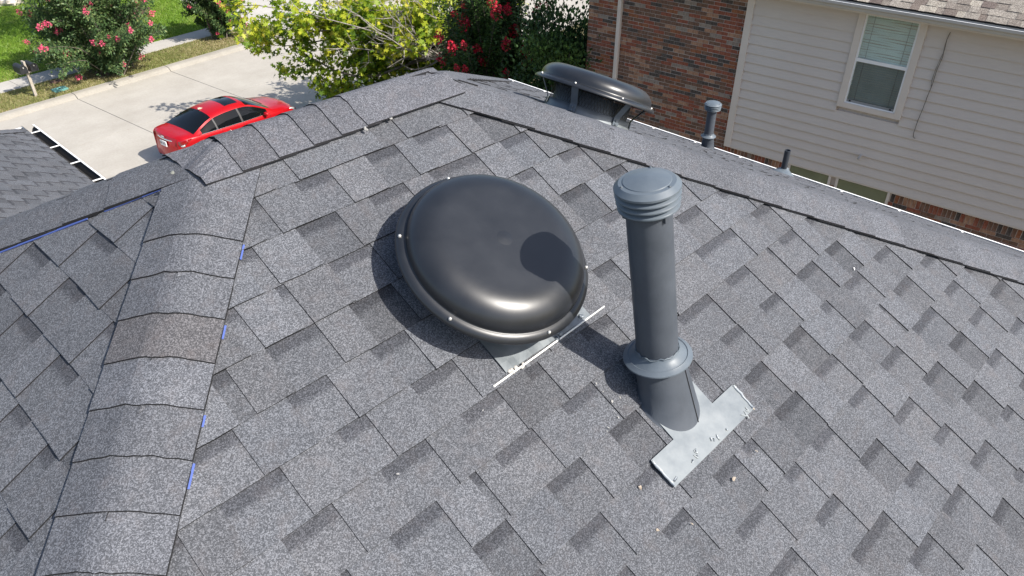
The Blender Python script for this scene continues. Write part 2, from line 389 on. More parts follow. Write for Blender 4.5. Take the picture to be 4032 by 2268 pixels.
# wing
WX, WY, WHALF = 2.16, 10.34, 3.0
WZR = WZE+WHALF*math.tan(TH)
WING = Plane((WX-WHALF, 0, WZR), (0, 1, 0), (CT, 0, -ST), (ST, 0, CT)); LW = WHALF/CT
WFRONT = Plane((0, WY-WHALF, WZR), (-1, 0, 0), (0, CT, -ST), (0, ST, CT))
def clip(poly, planes):
    for (A, B, C) in planes:                      # keep A*a+B*b+C >= 0
        out = []
        for i in range(len(poly)):
            p, q = poly[i], poly[(i+1) % len(poly)]
            dp, dq = A*p[0]+B*p[1]+C, A*q[0]+B*q[1]+C
            if dp >= 0: out.append(p)
            if dp*dq < 0:
                t = dp/(dp-dq); out.append((p[0]+(q[0]-p[0])*t, p[1]+(q[1]-p[1])*t))
        poly = out
        if len(poly) < 3: return None
    return poly
def LIM(pl):
    """half planes of each slope's outline in (a, b)"""
    if pl is MAIN: return [(1, CT, -X1), (-1, CT*math.tan(TH)/MF, X2), (0, -1, LS), (0, 1, 0)]
    if pl is LEFT: return [(1, CT, YR), (-1, CT, -YR), (0, -1, LS), (0, 1, 0)]
    if pl is FAR:
        k = CF*MF/math.tan(TH); return [(-1, k, YR), (1, k, -YR), (0, -1, LF), (0, 1, 0)]
    if pl is BACK: return [(1, CT*math.tan(TH)/MF, X2), (-1, CT, -X1), (0, -1, LS), (0, 1, 0)]
    if pl is WING: return [(-1, CT, WY-WHALF), (0, -1, LW), (0, 1, 0), (1, 0, -4.5)]
    return [(-1, CT, -(WX-WHALF)), (1, CT, WX-WHALF), (0, -1, LW), (0, 1, 0)]
slopes = {}
def slope(pl, nm):
    big = [(-30, -1), (30, -1), (30, 30), (-30, 30)]
    po = clip(big, LIM(pl))[::-1]; b = MB()
    top = [pl(a, c, -.004)-HB for a, c in po]; bot = [pl(a, c, -.03)-HB for a, c in po]; k = len(po)
    b.add(top+bot, [tuple(range(k)), tuple(range(2*k-1, k-1, -1))]+[(i, k+i, k+(i+1) % k, (i+1) % k) for i in range(k)])
    o = b.build('roof_slope', M['deck'], house); slopes[nm] = o; return o
for pl, nm in ((MAIN, 'main'), (LEFT, 'left'), (FAR, 'far'), (BACK, 'back'), (WING, 'wing'), (WFRONT, 'wfront')): slope(pl, nm)
# courses: measured cut-outs (left edge, right edge) per course on the near slope
REC = {-1:[(.96,1.04),(1.36,1.46),(1.61,1.73)],0:[(.84,.89),(1.02,1.14),(1.28,1.4),(1.48,1.63),(1.74,1.87)],1:[(.74,.79),(.93,1.07),(1.19,1.33),(1.43,1.64),(1.76,1.89)],
2:[(.61,.65),(.77,.8),(.94,1.09),(1.71,1.8),(1.93,2.05)],3:[(.49,.54),(.65,.8),(.91,1.06),(1.8,1.94),(2.06,2.15)],4:[(.36,.47),(.62,.74),(.88,1.0),(1.88,2.04)],
5:[(.21,.25),(.35,.51),(.67,.76),(.91,1.06),(1.68,1.78),(2.16,2.3),(2.44,2.55)],6:[(.42,.56),(.7,.85),(.97,1.11),(1.22,1.28),(2.11,2.35),(2.5,2.62)],
7:[(.48,.5),(.62,.77),(.88,.905),(.97,1.12),(1.24,1.38),(1.82,2.01),(2.12,2.26),(2.41,2.43),(2.5,2.62)],8:[(.77,.89),(1.04,1.18),(1.31,1.44),(1.69,1.75),(1.9,2.02),(2.16,2.28),(2.43,2.57),(2.67,2.78)],
9:[(.84,.88),(.99,1.12),(1.26,1.38),(1.86,1.98),(2.12,2.25),(2.4,2.46),(2.6,2.73),(2.87,3.0)],10:[(1.03,1.08),(1.23,1.34),(1.49,1.61),(1.65,1.71),(1.85,2.0),(2.13,2.27),(2.4,2.54),(2.66,2.68),(2.8,2.95),(3.08,3.2)],
11:[(1.22,1.28),(1.42,1.57),(1.7,1.78),(1.88,2.0),(2.15,2.27),(2.42,2.57),(2.71,2.91),(3.05,3.17)],12:[(1.41,1.54),(1.68,1.81),(1.99,2.13),(2.26,2.41),(2.53,2.68),(2.8,2.93),(3.02,3.16),(3.28,3.44)],
13:[(1.69,1.92),(2.08,2.2),(2.34,2.45),(2.62,2.76),(2.9,3.02),(3.18,3.3)],14:[(1.85,2.0),(2.12,2.27),(2.39,2.55),(2.71,2.8)],15:[(2.12,2.13),(2.27,2.39)]}
EXPO = .1434
RECL = {0:[(-2.20,-2.06)],1:[(-2.40,-2.26),(-2.13,-2.01)],2:[(-2.44,-2.31),(-2.16,-2.02),(-1.90,-1.78)],3:[(-2.10,-2.0),(-1.88,-1.79),(-1.68,-1.62)],4:[(-1.76,-1.69),(-1.57,-1.49)]}
def fill(rec, a0, a1):
    """add random cut-outs where none was measured, return the full list of (a0,a1) cut-outs"""
    out = []; cur = a0; rec = sorted(rec)+[(a1, a1)]
    for r in rec:
        while r[0]-cur > .36:
            tabw = random.uniform(.10, .19); rw = random.choice((.13, .14, .15, .12, .06))
            if cur+tabw+rw > r[0]-.09: break
            out.append((cur+tabw, cur+tabw+rw)); cur = cur+tabw+rw
        if r[0] < a1: out.append(r)
        cur = r[1]
    return out
cands = []; stuffs = {}
def tone(lo=.90, hi=1.10, dark=.10):
    k = random.uniform(lo, hi)
    if random.random() < dark: k *= random.uniform(.78, .9)
    w_ = random.gauss(0, .006); return (k*(1+w_), k, k*(1-w_))
def piece(pl, poly, b0, b1, h0, h1, t, mi):
    """prism of a shingle tab: verts, faces, mats, uvs"""
    poly = poly[::-1]
    top = [pl(a, c, h0+(h1-h0)*(c-b0)/(b1-b0)) for a, c in poly]
    k = len(poly); bot = [pl(a, c, -.0035) for a, c in poly]
    fs = [tuple(range(k))]+[(i, k+i, k+(i+1) % k, (i+1) % k) for i in range(k)]
    return top+bot, fs, [mi]+[2]*k, [(a, c-b0) for a, c in poly]*2
def course(pl, nm, b0, b1, recs, amin, amax, plain=False):
    st_ = stuffs.setdefault(nm, MB()); L = LIM(pl)
    cur = amin
    segs = []
    for r0, r1 in recs:
        segs.append((cur, r0, 0)); segs.append((r0, r1, 1)); cur = r1
    segs.append((cur, amax, 0))
    for a0, a1, kind in segs:
        if a1-a0 < .006: continue
        j = lambda: random.gauss(0, .0011)
        if kind == 0:
            parts = [(a0, a1)]
            if a1-a0 > .42:
                parts = []; x = a0
                while x < a1-.2: y = x+random.uniform(.17, .3); parts.append((x, y)); x = y
                parts.append((x, a1))
            for p0, p1 in parts:
                po = [(p0+j(), b0-.012), (p1+j(), b0-.012), (p1+j(), b1+j()*1.4), ((p0+p1)/2, b1+j()), (p0+j(), b1+j()*1.4)]
                po = clip(po, L)
                if not po: continue
                cx = pl(sum(p[0] for p in po)/len(po), sum(p[1] for p in po)/len(po))
                dat = piece(pl, po, b0, b1, .0038+random.uniform(0, .0006), .0090+random.uniform(0, .0014), None, 0)
                P2 = [proj(q) for q in dat[0][:len(po)]]
                ar = abs(sum(P2[i][0]*P2[(i+1) % len(po)][1]-P2[(i+1) % len(po)][0]*P2[i][1] for i in range(len(po))))/2
                vis = in_frame(cx, 60) and pl is not BACK
                cands.append((ar if vis else 0., nm, cx, dat, tone()))
        else:
            po = clip([(a0-.012, b0-.012), (a1+.012, b0-.012), (a1+.012, b1+j()), (a0-.012, b1+j())], L)
            if not po: continue
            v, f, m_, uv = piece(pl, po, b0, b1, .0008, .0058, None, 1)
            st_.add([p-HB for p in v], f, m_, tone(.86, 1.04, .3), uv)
for k in range(-1, 45):
    b0 = -1.170+EXPO*k-VR; b1 = b0+EXPO
    if b0 > LS: break
    lo = X1-b1*CT-.1; hi = X2+b1*CT*math.tan(TH)/MF+.1
    if k == -1:
        b0 = .09
    course(MAIN, 'main', b0, min(b1, LS+.02), fill(REC.get(k, []), lo, hi), lo, hi)
for k in range(-3, 45):
    b0 = .410+.1475*k; b1 = b0+.1475
    if b0 > LS: break
    b0c = max(b0, 0); lo, hi = -YR-b1*CT-.1, -YR+b1*CT+.1
    course(LEFT, 'left', b0c, min(b1, LS+.02), fill(RECL.get(k, []), lo, hi), lo, hi)
for k in range(0, 60):
    b0 = EXPO*k; b1 = b0+EXPO
    if b0 < LF:
        lo, hi = YR-b1*.9-.1, YR+b1*.9+.1; course(FAR, 'far', b0, min(b1, LF+.02), fill([], lo, hi), lo, hi)
    if b0 < LS:
        lo, hi = -X2-b1*CT*math.tan(TH)/MF-.1, -X1+b1*CT+.1; course(BACK, 'back', b0, min(b1, LS+.02), fill([], lo, hi), lo, hi)
    if b0 < LW:
        lo, hi = 4.5, WY-WHALF+b1*CT+.1; course(WING, 'wing', b0, min(b1, LW+.02), fill([], lo, hi), lo, hi)
        lo, hi = -(WX-WHALF)-b1*CT-.1, -(WX-WHALF)+b1*CT+.1; course(WFRONT, 'wfront', b0, min(b1, LW+.02), fill([], lo, hi), lo, hi)
cands.sort(key=lambda c: -c[0]); RM = [M['tab'], M['recess'], M['edge']]
for i, (ar, nm, cx, (v, f, m_, uv), tn) in enumerate(cands):
    if i < 300 and ar > 0:
        b = MB(); b.add([p-cx for p in v], f, m_, tn, uv); b.build('shingle', RM, slopes[nm], loc=cx-HB)
    else: stuffs[nm].add([p-HB for p in v], f, m_, tn, uv)
for nm, b in stuffs.items():
    o = b.build('shingle_courses', RM, slopes[nm]); o['kind'] = 'stuff'
# ---- cap shingles folded over ridge and hips
caps = empty('ridge_and_hip_cap', HB*0); caps.parent = house
def roofz(x, y):
    t = math.tan(TH); return ZR-max(abs(y-YR)*t, (X1-x)*t, (x-X2)*MF, 0)
def wingz(x, y):
    t = math.tan(TH); return WZR-max(abs(x-(WX-WHALF))*t, (y-(WY-WHALF))*t, 0)
def fold(p0, p1, left, right, half, h0, h1, tn, nm='cap_shingle', lift=0., zf=None):
    """cap from upper point p0 to lower point p1 on the crest; left/right unit vectors lying in each slope, at right angles to the crest"""
    V = []; U = []; zf = zf or roofz
    ws = [-1, -.8, -.6, -.42, -.26, -.13, -.04, .04, .13, .26, .42, .6, .8, 1]
    upn = np.array([0, 0, 1.])
    for i, (p, h) in enumerate(((p0, h0), (p0*.5+p1*.5, (h0+h1)/2), (p1, h1))):
        for w_ in ws:
            d = right if w_ > 0 else left
            k = abs(w_)*half
            q = p+d*k; q = np.array((q[0], q[1], zf(q[0], q[1])+h/CT))
            q = q-upn*.010*max(0, 1-abs(w_)/.3)**1.5
            q = q+upn*(lift*max(0, abs(w_)-.6)*2.5*(1 if w_ > 0 else .4)) + (p1-p0)/np.linalg.norm(p1-p0)*random.gauss(0, .0012)
            V.append(q); U.append((w_*half, .2))
    n = len(ws); T = len(V)
    V += [q-upn*.0045 for q in V]
    fs = [(i*n+j, i*n+j+1, (i+1)*n+j+1, (i+1)*n+j) for i in range(2) for j in range(n-1)]
    ed = [(2*n+j, 2*n+j+1, T+2*n+j+1, T+2*n+j) for j in range(n-1)]+[(j+1, j, T+j, T+j+1) for j in range(n-1)]
    ed += [(i*n, (i+1)*n, T+(i+1)*n, T+i*n) for i in range(2)]+[((i+1)*n+n-1, i*n+n-1, T+i*n+n-1, T+(i+1)*n+n-1) for i in range(2)]
    c = np.mean(V, 0); b = MB()
    b.add([q-c for q in V], fs+ed, [0]*len(fs)+[2]*len(ed), tn, U*2)
    o = b.build(nm, RM, caps, loc=c-HB); return o
def unit(v): v = np.asarray(v, float); return v/np.linalg.norm(v)
P1 = np.array([X1, YR, ZR]); P2 = np.array([X2, YR, ZR])
def hipdir(kx, ky): return unit((kx, ky, -abs(ky)*math.tan(TH)))
def inplane(h, nrm, toward):
    v = unit(np.cross(h, nrm)); return v if v@np.asarray(toward) > 0 else -v
h1 = hipdir(-1, -1); h3 = hipdir(-1, 1); h2 = hipdir(math.tan(TH)/MF, -1); h4 = hipdir(math.tan(TH)/MF, 1)
def run(P, h, nA, tA, nB, tB, s0, step, n, half, dark=0., lift=0., zf=None, brown=()):
    a, b_ = inplane(h, nA, tA), inplane(h, nB, tB)
    for i in range(n-1, -1, -1):
        q0, q1 = P+h*(s0+step*(i-.85)), P+h*(s0+step*(i+1))
        k = random.uniform(.9, 1.1)*(1-dark); br = i in brown
        tn = (k*.92, k*.86, k*.82) if br else (k, k, k*1.01)
        fold(q0, q1, a, b_, half, .0115-(.004 if i == 0 else 0), .0190-(.004 if i == 0 else 0), tn, lift=lift*random.uniform(.3, 1.3), zf=zf)
run(P1, h1, LEFT.n, (-1, 0, 0), MAIN.n, (1, 0, 0), .11, .1262, 33, .144, brown=(4,))
run(P1, h3, LEFT.n, (-1, -1, 0), BACK.n, (1, 1, 0), .06, .15, 30, .14, .12, .004)
run(P2, h2, FAR.n, (1, 1, 0), MAIN.n, (-1, -1, 0), .12, .15, 40, .15, 0., .003)
run(P2, h4, FAR.n, (1, -1, 0), BACK.n, (-1, 1, 0), .14, .15, 40, .125)
rl, rr = np.array([0, CT, -ST]), np.array([0, -CT, -ST])
us = [.79, .905, 1.03, 1.15, 1.255, 1.355, 1.79]
for i in range(len(us)-1):
    k = (1.02, .84, 1.0, .88, .92, 1.03)[i]
    lo, hi = us[i], us[i+1]+(.06 if i < 5 else 0)
    fold(np.array([hi, YR, ZR]), np.array([lo, YR, ZR]), rl, rr, .155, .0108+.0008*i+.0035, .0158+.0008*i+.0035, (k, k*.985, k), lift=.0005)
# blue felt strips peeping out under the caps
def strip(pl, p0, p1, wdt, dn, nm='underlayment'):
    b = MB(); a, c = np.asarray(p0, float), np.asarray(p1, float)
    off = unit(dn)*wdt
    V = [a, c, c+off, a+off]; up_ = pl.n*.0015
    V = [v-HB for v in V]; b.add(V+[v-up_*2 for v in V], [(0, 1, 2, 3), (0, 4, 5, 1), (1, 5, 6, 2), (2, 6, 7, 3), (3, 7, 4, 0)])
    b.build(nm, M['felt'], house)
d3 = inplane(h3, LEFT.n, (-1, -1, 0)); d1 = inplane(h1, MAIN.n, (1, 0, 0)); d2 = inplane(h2, MAIN.n, (-1, -1, 0))
for s0, s1, k in ((.12, .36, .008), (.42, .8, .012), (.85, 1.6, .010)):
    strip(LEFT, P1+h3*s0+d3*.1285+LEFT.n*.0105, P1+h3*s1+d3*.1285+LEFT.n*.0105, k, d3)
for s0, s1 in ((.36, .41), (.62, .66), (.87, .90), (.99, 1.05)):
    strip(MAIN, P1+h1*s0+d1*.1375+MAIN.n*.0098, P1+h1*s1+d1*.1375+MAIN.n*.0098, .0078, d1)
# wing hip cap
WP = np.array([WX-WHALF, WY-WHALF, WZR]); wh = unit((1, 1, -math.tan(TH)))
run(WP, wh, WFRONT.n, (-1, 1, 0), WING.n, (1, -1, 0), .05, .16, 27, .12, zf=wingz)
# ---- gutters
def gutter(x0, y0, x1, y1, z, outward, straps=True, m=None):
    """K gutter from (x0,y0) to (x1,y1); outward: plan direction away from the wall"""
    p0, p1 = np.array([x0, y0, z]), np.array([x1, y1, z]); o = unit((*outward, 0)); L = np.linalg.norm(p1-p0); d = (p1-p0)/L
    prof = [(-.015, .02), (-.015, -.095), (.075, -.095), (.095, -.05), (.12, -.03), (.122, .002), (.105, .002), (.105, -.008), (.116, -.006), (.114, -.026), (.09, -.045), (.07, -.089), (-.009, -.089), (-.009, .02)]
    b = MB(); k = len(prof); V = [p+o*a+np.array([0, 0, c])-HB for p in (p0, p1) for a, c in prof]
    ins = [0]*k; ins = [0 if i < 8 else 1 for i in range(k)]
    b.add(V, [(i, (i+1) % k, k+(i+1) % k, k+i) for i in range(k)]+[tuple(range(k)), tuple(range(2*k-1, k-1, -1))], ins+[0, 0])
    g = b.build('gutter', [m or M['white'], M['gin']], house)
    if straps:
        for q in np.arange(.35, L-.1, .61):
            b = MB(); c = p0+d*q
            b.add([c+d*e+o*a+np.array([0, 0, f])-HB for f in (.0, .006) for a, e in ((-.012, -.010), (.104, -.010), (.104, .010), (-.012, .010))],
                  [(0, 3, 2, 1), (4, 5, 6, 7), (0, 1, 5, 4), (1, 2, 6, 5), (2, 3, 7, 6), (3, 0, 4, 7)]); b.build('gutter_strap', M['white'], g)
M['gin'] = mat('gutter_inside_dark', (.022, .02, .019), .9)
XF = X2+LF*CF; YN, YB = YR-LS*CT, YR+LS*CT; XL = X1-LS*CT
for a in ((XF+.012, YN-.12, XF+.012, YB+.12, ZE-.039, (1, 0)), (XL, YN-.012, XF, YN-.012, ZE-.012, (0, -1)), (XL-.012, YN-.12, XL-.012, YB, ZE-.012, (-1, 0)),
          (WX, YB+.012, XF, YB+.012, ZE-.012, (0, 1)), (WX+.012, YB, WX+.012, WY+.12, WZE-.012, (1, 0)), (WX, WY+.012, WX-2*WHALF, WY+.012, WZE-.012, (0, 1))):
    gutter(*a)
# ---- walls
def wallbox(x0, x1, y0, y1, z0, z1):
    b = MB(); b.box(x0-HB[0], x1-HB[0], y0-HB[1], y1-HB[1], z0-HB[2], z1-HB[2]); return b.build('wall', M['wallbrick'], house)
m = mat('house_brick_wall', (.2, .1, .07), .9); N = NT(m); bt = N.n('ShaderNodeTexBrick'); bt.inputs['Scale'].default_value = 4
for i, c in ((1, (.20, .085, .055, 1)), (2, (.11, .06, .045, 1)), (3, (.42, .38, .33, 1))): bt.inputs[i].default_value = c
mp = N.n('ShaderNodeMapping'); mp.inputs['Rotation'].default_value = (R(90), 0, 0); N.l(N.pos(), mp.inputs[0]); N.l(mp.outputs[0], bt.inputs[0]); N.color(bt.outputs[0]); M['wallbrick'] = m
wallbox(XL+.4, XF-.4, YN+.4, YB-.4, .3, ZE-.1); wallbox(WX-2*WHALF+.4, WX-.4, YB-.45, WY-.4, .3, ZE-.1)
b = MB(); b.box(XL+.01-HB[0], XF-.01-HB[0], YN+.01-HB[1], YB-.01-HB[1], ZE-.1-HB[2], ZE-.06-HB[2]); b.build('soffit', M['white'], house)
b = MB(); b.box(WX-2*WHALF+.01-HB[0], WX-.01-HB[0], YB-HB[1], WY-.01-HB[1], ZE-.1-HB[2], ZE-.06-HB[2]); b.build('soffit', M['white'], house)
# ------------------------------------------------------------------ roof vents
def fan(name, pl, a, b_, label, base, mesh_detail, plate=True):
    """attic fan: square flashing, round collar, mesh, bracketed dome; local z is the slope normal"""
    o = pl(a, b_, .0)
    f = empty(name, o, basis(pl.a, -pl.b, pl.n)); tag(f, label, 'roof vent')
    RR = .298; hr = .130; hd = .206; rd = .190
    prof = [(.02, hd+.001), (.06, hd+.001), (.12, hd+.0008), (rd-.016, hd+.0006), (rd-.012, hd+.0005)]
    for k in range(1, 15):                       # rounded shoulder
        q = k/14*math.pi/2; prof.append((rd-.012+(.094)*math.sin(q)**.95, hd+.0005-(.060)*(1-math.cos(q))))
    prof += [(.2725, hr+.013), (.2732, hr+.009), (.2752, hr+.0075), (.2785, hr+.008), (.289, hr+.002), (RR-.001, hr-.005), (RR, hr-.011), (RR-.0005, hr-.013), (RR-.003, hr-.010), (.289, hr-.003), (.270, hr+.004), (.25, hr+.02), (.2, hr+.07), (0, hr+.078)]
    m = MB(); m.lathe(prof, 96); m.add([(.02*math.cos(2*math.pi*q/96), .02*math.sin(2*math.pi*q/96), hd+.001) for q in range(96)], [tuple(range(96))]); dm = m.build('dome', M['black'], f, smooth=True)
    es = dm.modifiers.new('es', 'EDGE_SPLIT'); es.split_angle = R(55)
    for k in range(8 if mesh_detail else 6):     # rim screws
        q = 2*math.pi*(k+.35)/(8 if mesh_detail else 6); m = MB(); c = np.array([math.cos(q)*(RR-.010), math.sin(q)*(RR-.010), hr+.003])
        m.lathe([(.0001, .007), (.003, .0065), (.0048, .0045), (.0052, .0)], 10, c=c); m.build('screw', M['screw'], f, smooth=True)
    m = MB(); ch = .044 if mesh_detail else .068; m.lathe([(.215, .0), (.205, .02), (.203, ch), (.199, ch), (.199, 0)], 64); m.build('collar', M['galv'], f, smooth=True)
    # expanded mesh between collar and dome
    m = MB(); n = 84; rm = .200; z0, z1 = ch-.006, hr+.035; rows = 6
    for k in range(n):
        for sgn in (-1, 1):
            pts = []
            for r_ in range(rows+1):
                q = 2*math.pi*(k+sgn*r_*.5)/n; pts.append((rm*math.cos(q), rm*math.sin(q), z0+(z1-z0)*r_/rows))
            V = []; wz = .0046
            for p in pts: V += [(p[0], p[1], p[2]-wz*.9), (p[0], p[1], p[2]+wz*.9)]
            q_ = [(2*i, 2*i+2, 2*i+3, 2*i+1) for i in range(rows)]; m.add(V, q_)
    m.build('mesh_screen', M['mesh'], f)
    if mesh_detail:
        m = MB(); m.lathe([(.186, .0), (.186, hr-.02), (.180, hr-.02), (.180, 0)], 48); m.build('bright_backing', M['galv'], f, smooth=True)  # pale cylinder added behind the mesh so its holes look bright
    m = MB(); m.lathe([(.0, .02), (.045, .02), (.045, hr+.05), (0, hr+.05)], 24); m.build('motor', M['mesh'], f)
    for k in range(4 if not mesh_detail else 6):
        q = 2*math.pi*(k+.5)/(4 if not mesh_detail else 6)+ (0 if not mesh_detail else .25); c, s_ = math.cos(q), math.sin(q); m = MB(); wv = .017
        pr = [(.212, .012), (.2095, ch), (.2115, ch+.008), (.262, hr-.004), (.278, hr-.002)]
        V = []
        for r_, z in pr:
            for e in (-wv, wv): V.append((r_*c-e*s_, r_*s_+e*c, z))
        V2 = [(v[0]+.002*c, v[1]+.002*s_, v[2]) for v in V]; n_ = len(V)
        m.add(V+V2, [(2*i, 2*i+1, 2*i+3, 2*i+2) for i in range(len(pr)-1)]+[(n_+2*i, n_+2*i+2, n_+2*i+3, n_+2*i+1) for i in range(len(pr)-1)]+[(2*i, 2*i+2, n_+2*i+2, n_+2*i) for i in range(len(pr)-1)]+[(2*i+1, n_+2*i+1, n_+2*i+3, 2*i+3) for i in range(len(pr)-1)])
        br = m.build('bracket', M['cap'] if mesh_detail else M['dkmetal'], f)
        for z in (.019, .034):
            m = MB(); m.lathe([(.0001, .003), (.004, .002), (.0045, 0)], 8); so_ = m.build('bolt', M['dkmetal'], br); so_.matrix_local = Matrix.Translation((.2155*c, .2155*s_, z)) @ Vector((c, s_, 0)).to_track_quat('Z', 'Y').to_matrix().to_4x4()
    if plate:
        x0, x1, y0, y1 = base
        m = MB(); nx = 14
        V = []
        for i in range(nx+1):
            x = x0+(x1-x0)*i/nx
            for j, y in enumerate((y0, y0+.03, (y0+y1)/2, y1)): V.append((x, y, .0125+(.002*math.sin(i*1.9+j)+.0015*math.sin(i*.7) if j < 2 else 0) - (.006 if j == 3 else 0)))
        m.add(V, [(i*4+j, (i+1)*4+j, (i+1)*4+j+1, i*4+j+1) for i in range(nx) for j in range(3)])
        p_ = m.build('flashing', M['galv'], f); so_ = p_.modifiers.new('s', 'SOLIDIFY'); so_.thickness = .0016; so_.offset = -1
    return f
def uvz(px, py, off=0.):
    """pixel to (a, b) on the near slope"""
    d = ray(px, py); n_ = MAIN.n; X = CAM+d*((MAIN.o+n_*off-CAM)@n_)/(d@n_); q = X-MAIN.o; return q@MAIN.a, q@MAIN.b
M['greydab2'] = mat('weathered_sealant', (.42, .40, .37), .7)
FA, FB = 1.327, -.620-VR
k = 4032/2576
c0 = uvz(1272*k, 945*k); c1 = uvz(1478*k, 795*k)
fn = fan('attic_fan', MAIN, FA, FB, 'low round black dome vent on the near slope beside the grey pipe', (c0[0]-FA, c1[0]-FA, -(c0[1]-FB)+.003, .16), False)
e0, e1 = uvz(1238*k, 977*k), uvz(1516*k, 775*k)
m = MB(); ya, yb = -(e0[1]-FB), -(e1[1]-FB); m.tube([(e0[0]-FA, ya, .011), ((e0[0]+e1[0])/2-FA, (ya+yb)/2-.001, .0125), (e1[0]-FA, yb, .011)], .0030, 8); m.build('drip_edge', M['white'], fn, smooth=True)
for px, py, r_ in ((1284, 934, .006), (1294, 928, .007), (1310, 920, .005), (1408, 843, .009), (1462, 797, .008)):
    q = uvz(px*k, py*k, .014); m = MB(); cx, cy = q[0]-FA, -(q[1]-FB)
    for t_ in range(3):
        ox, oy = random.gauss(0, .006), random.gauss(0, .004); m.lathe([(.0003, r_*.6), (r_*.5, r_*.5), (r_*.9, r_*.2), (r_, 0)], 9, c=(cx+ox, cy+oy, .013))
    m.build('sealant_blob', M['greydab2'] if px < 1400 else M['dkmetal'], fn, smooth=True)
# second fan beyond the hip: sits on the far slope
def far_ab(px, py, off):
    d = ray(px, py); X = CAM+d*((FAR.o+FAR.n*off-CAM)@FAR.n)/(d@FAR.n); q = X-FAR.o; return q@FAR.a, q@FAR.b
def far_on(px, b_):
    """course position on the far slope seen at picture column px for a given distance down the slope"""
    lo, hi = -6., 9.
    for _ in range(60):
        mid = (lo+hi)/2
        if proj(FAR(mid, b_, .1))[0] > px: lo = mid
        else: hi = mid
    return lo
FB2 = 1.12
fan('attic_fan', FAR, far_on(2335, FB2), FB2, 'round black dome vent with mesh sides standing beyond the hip ridge', None, True, False)
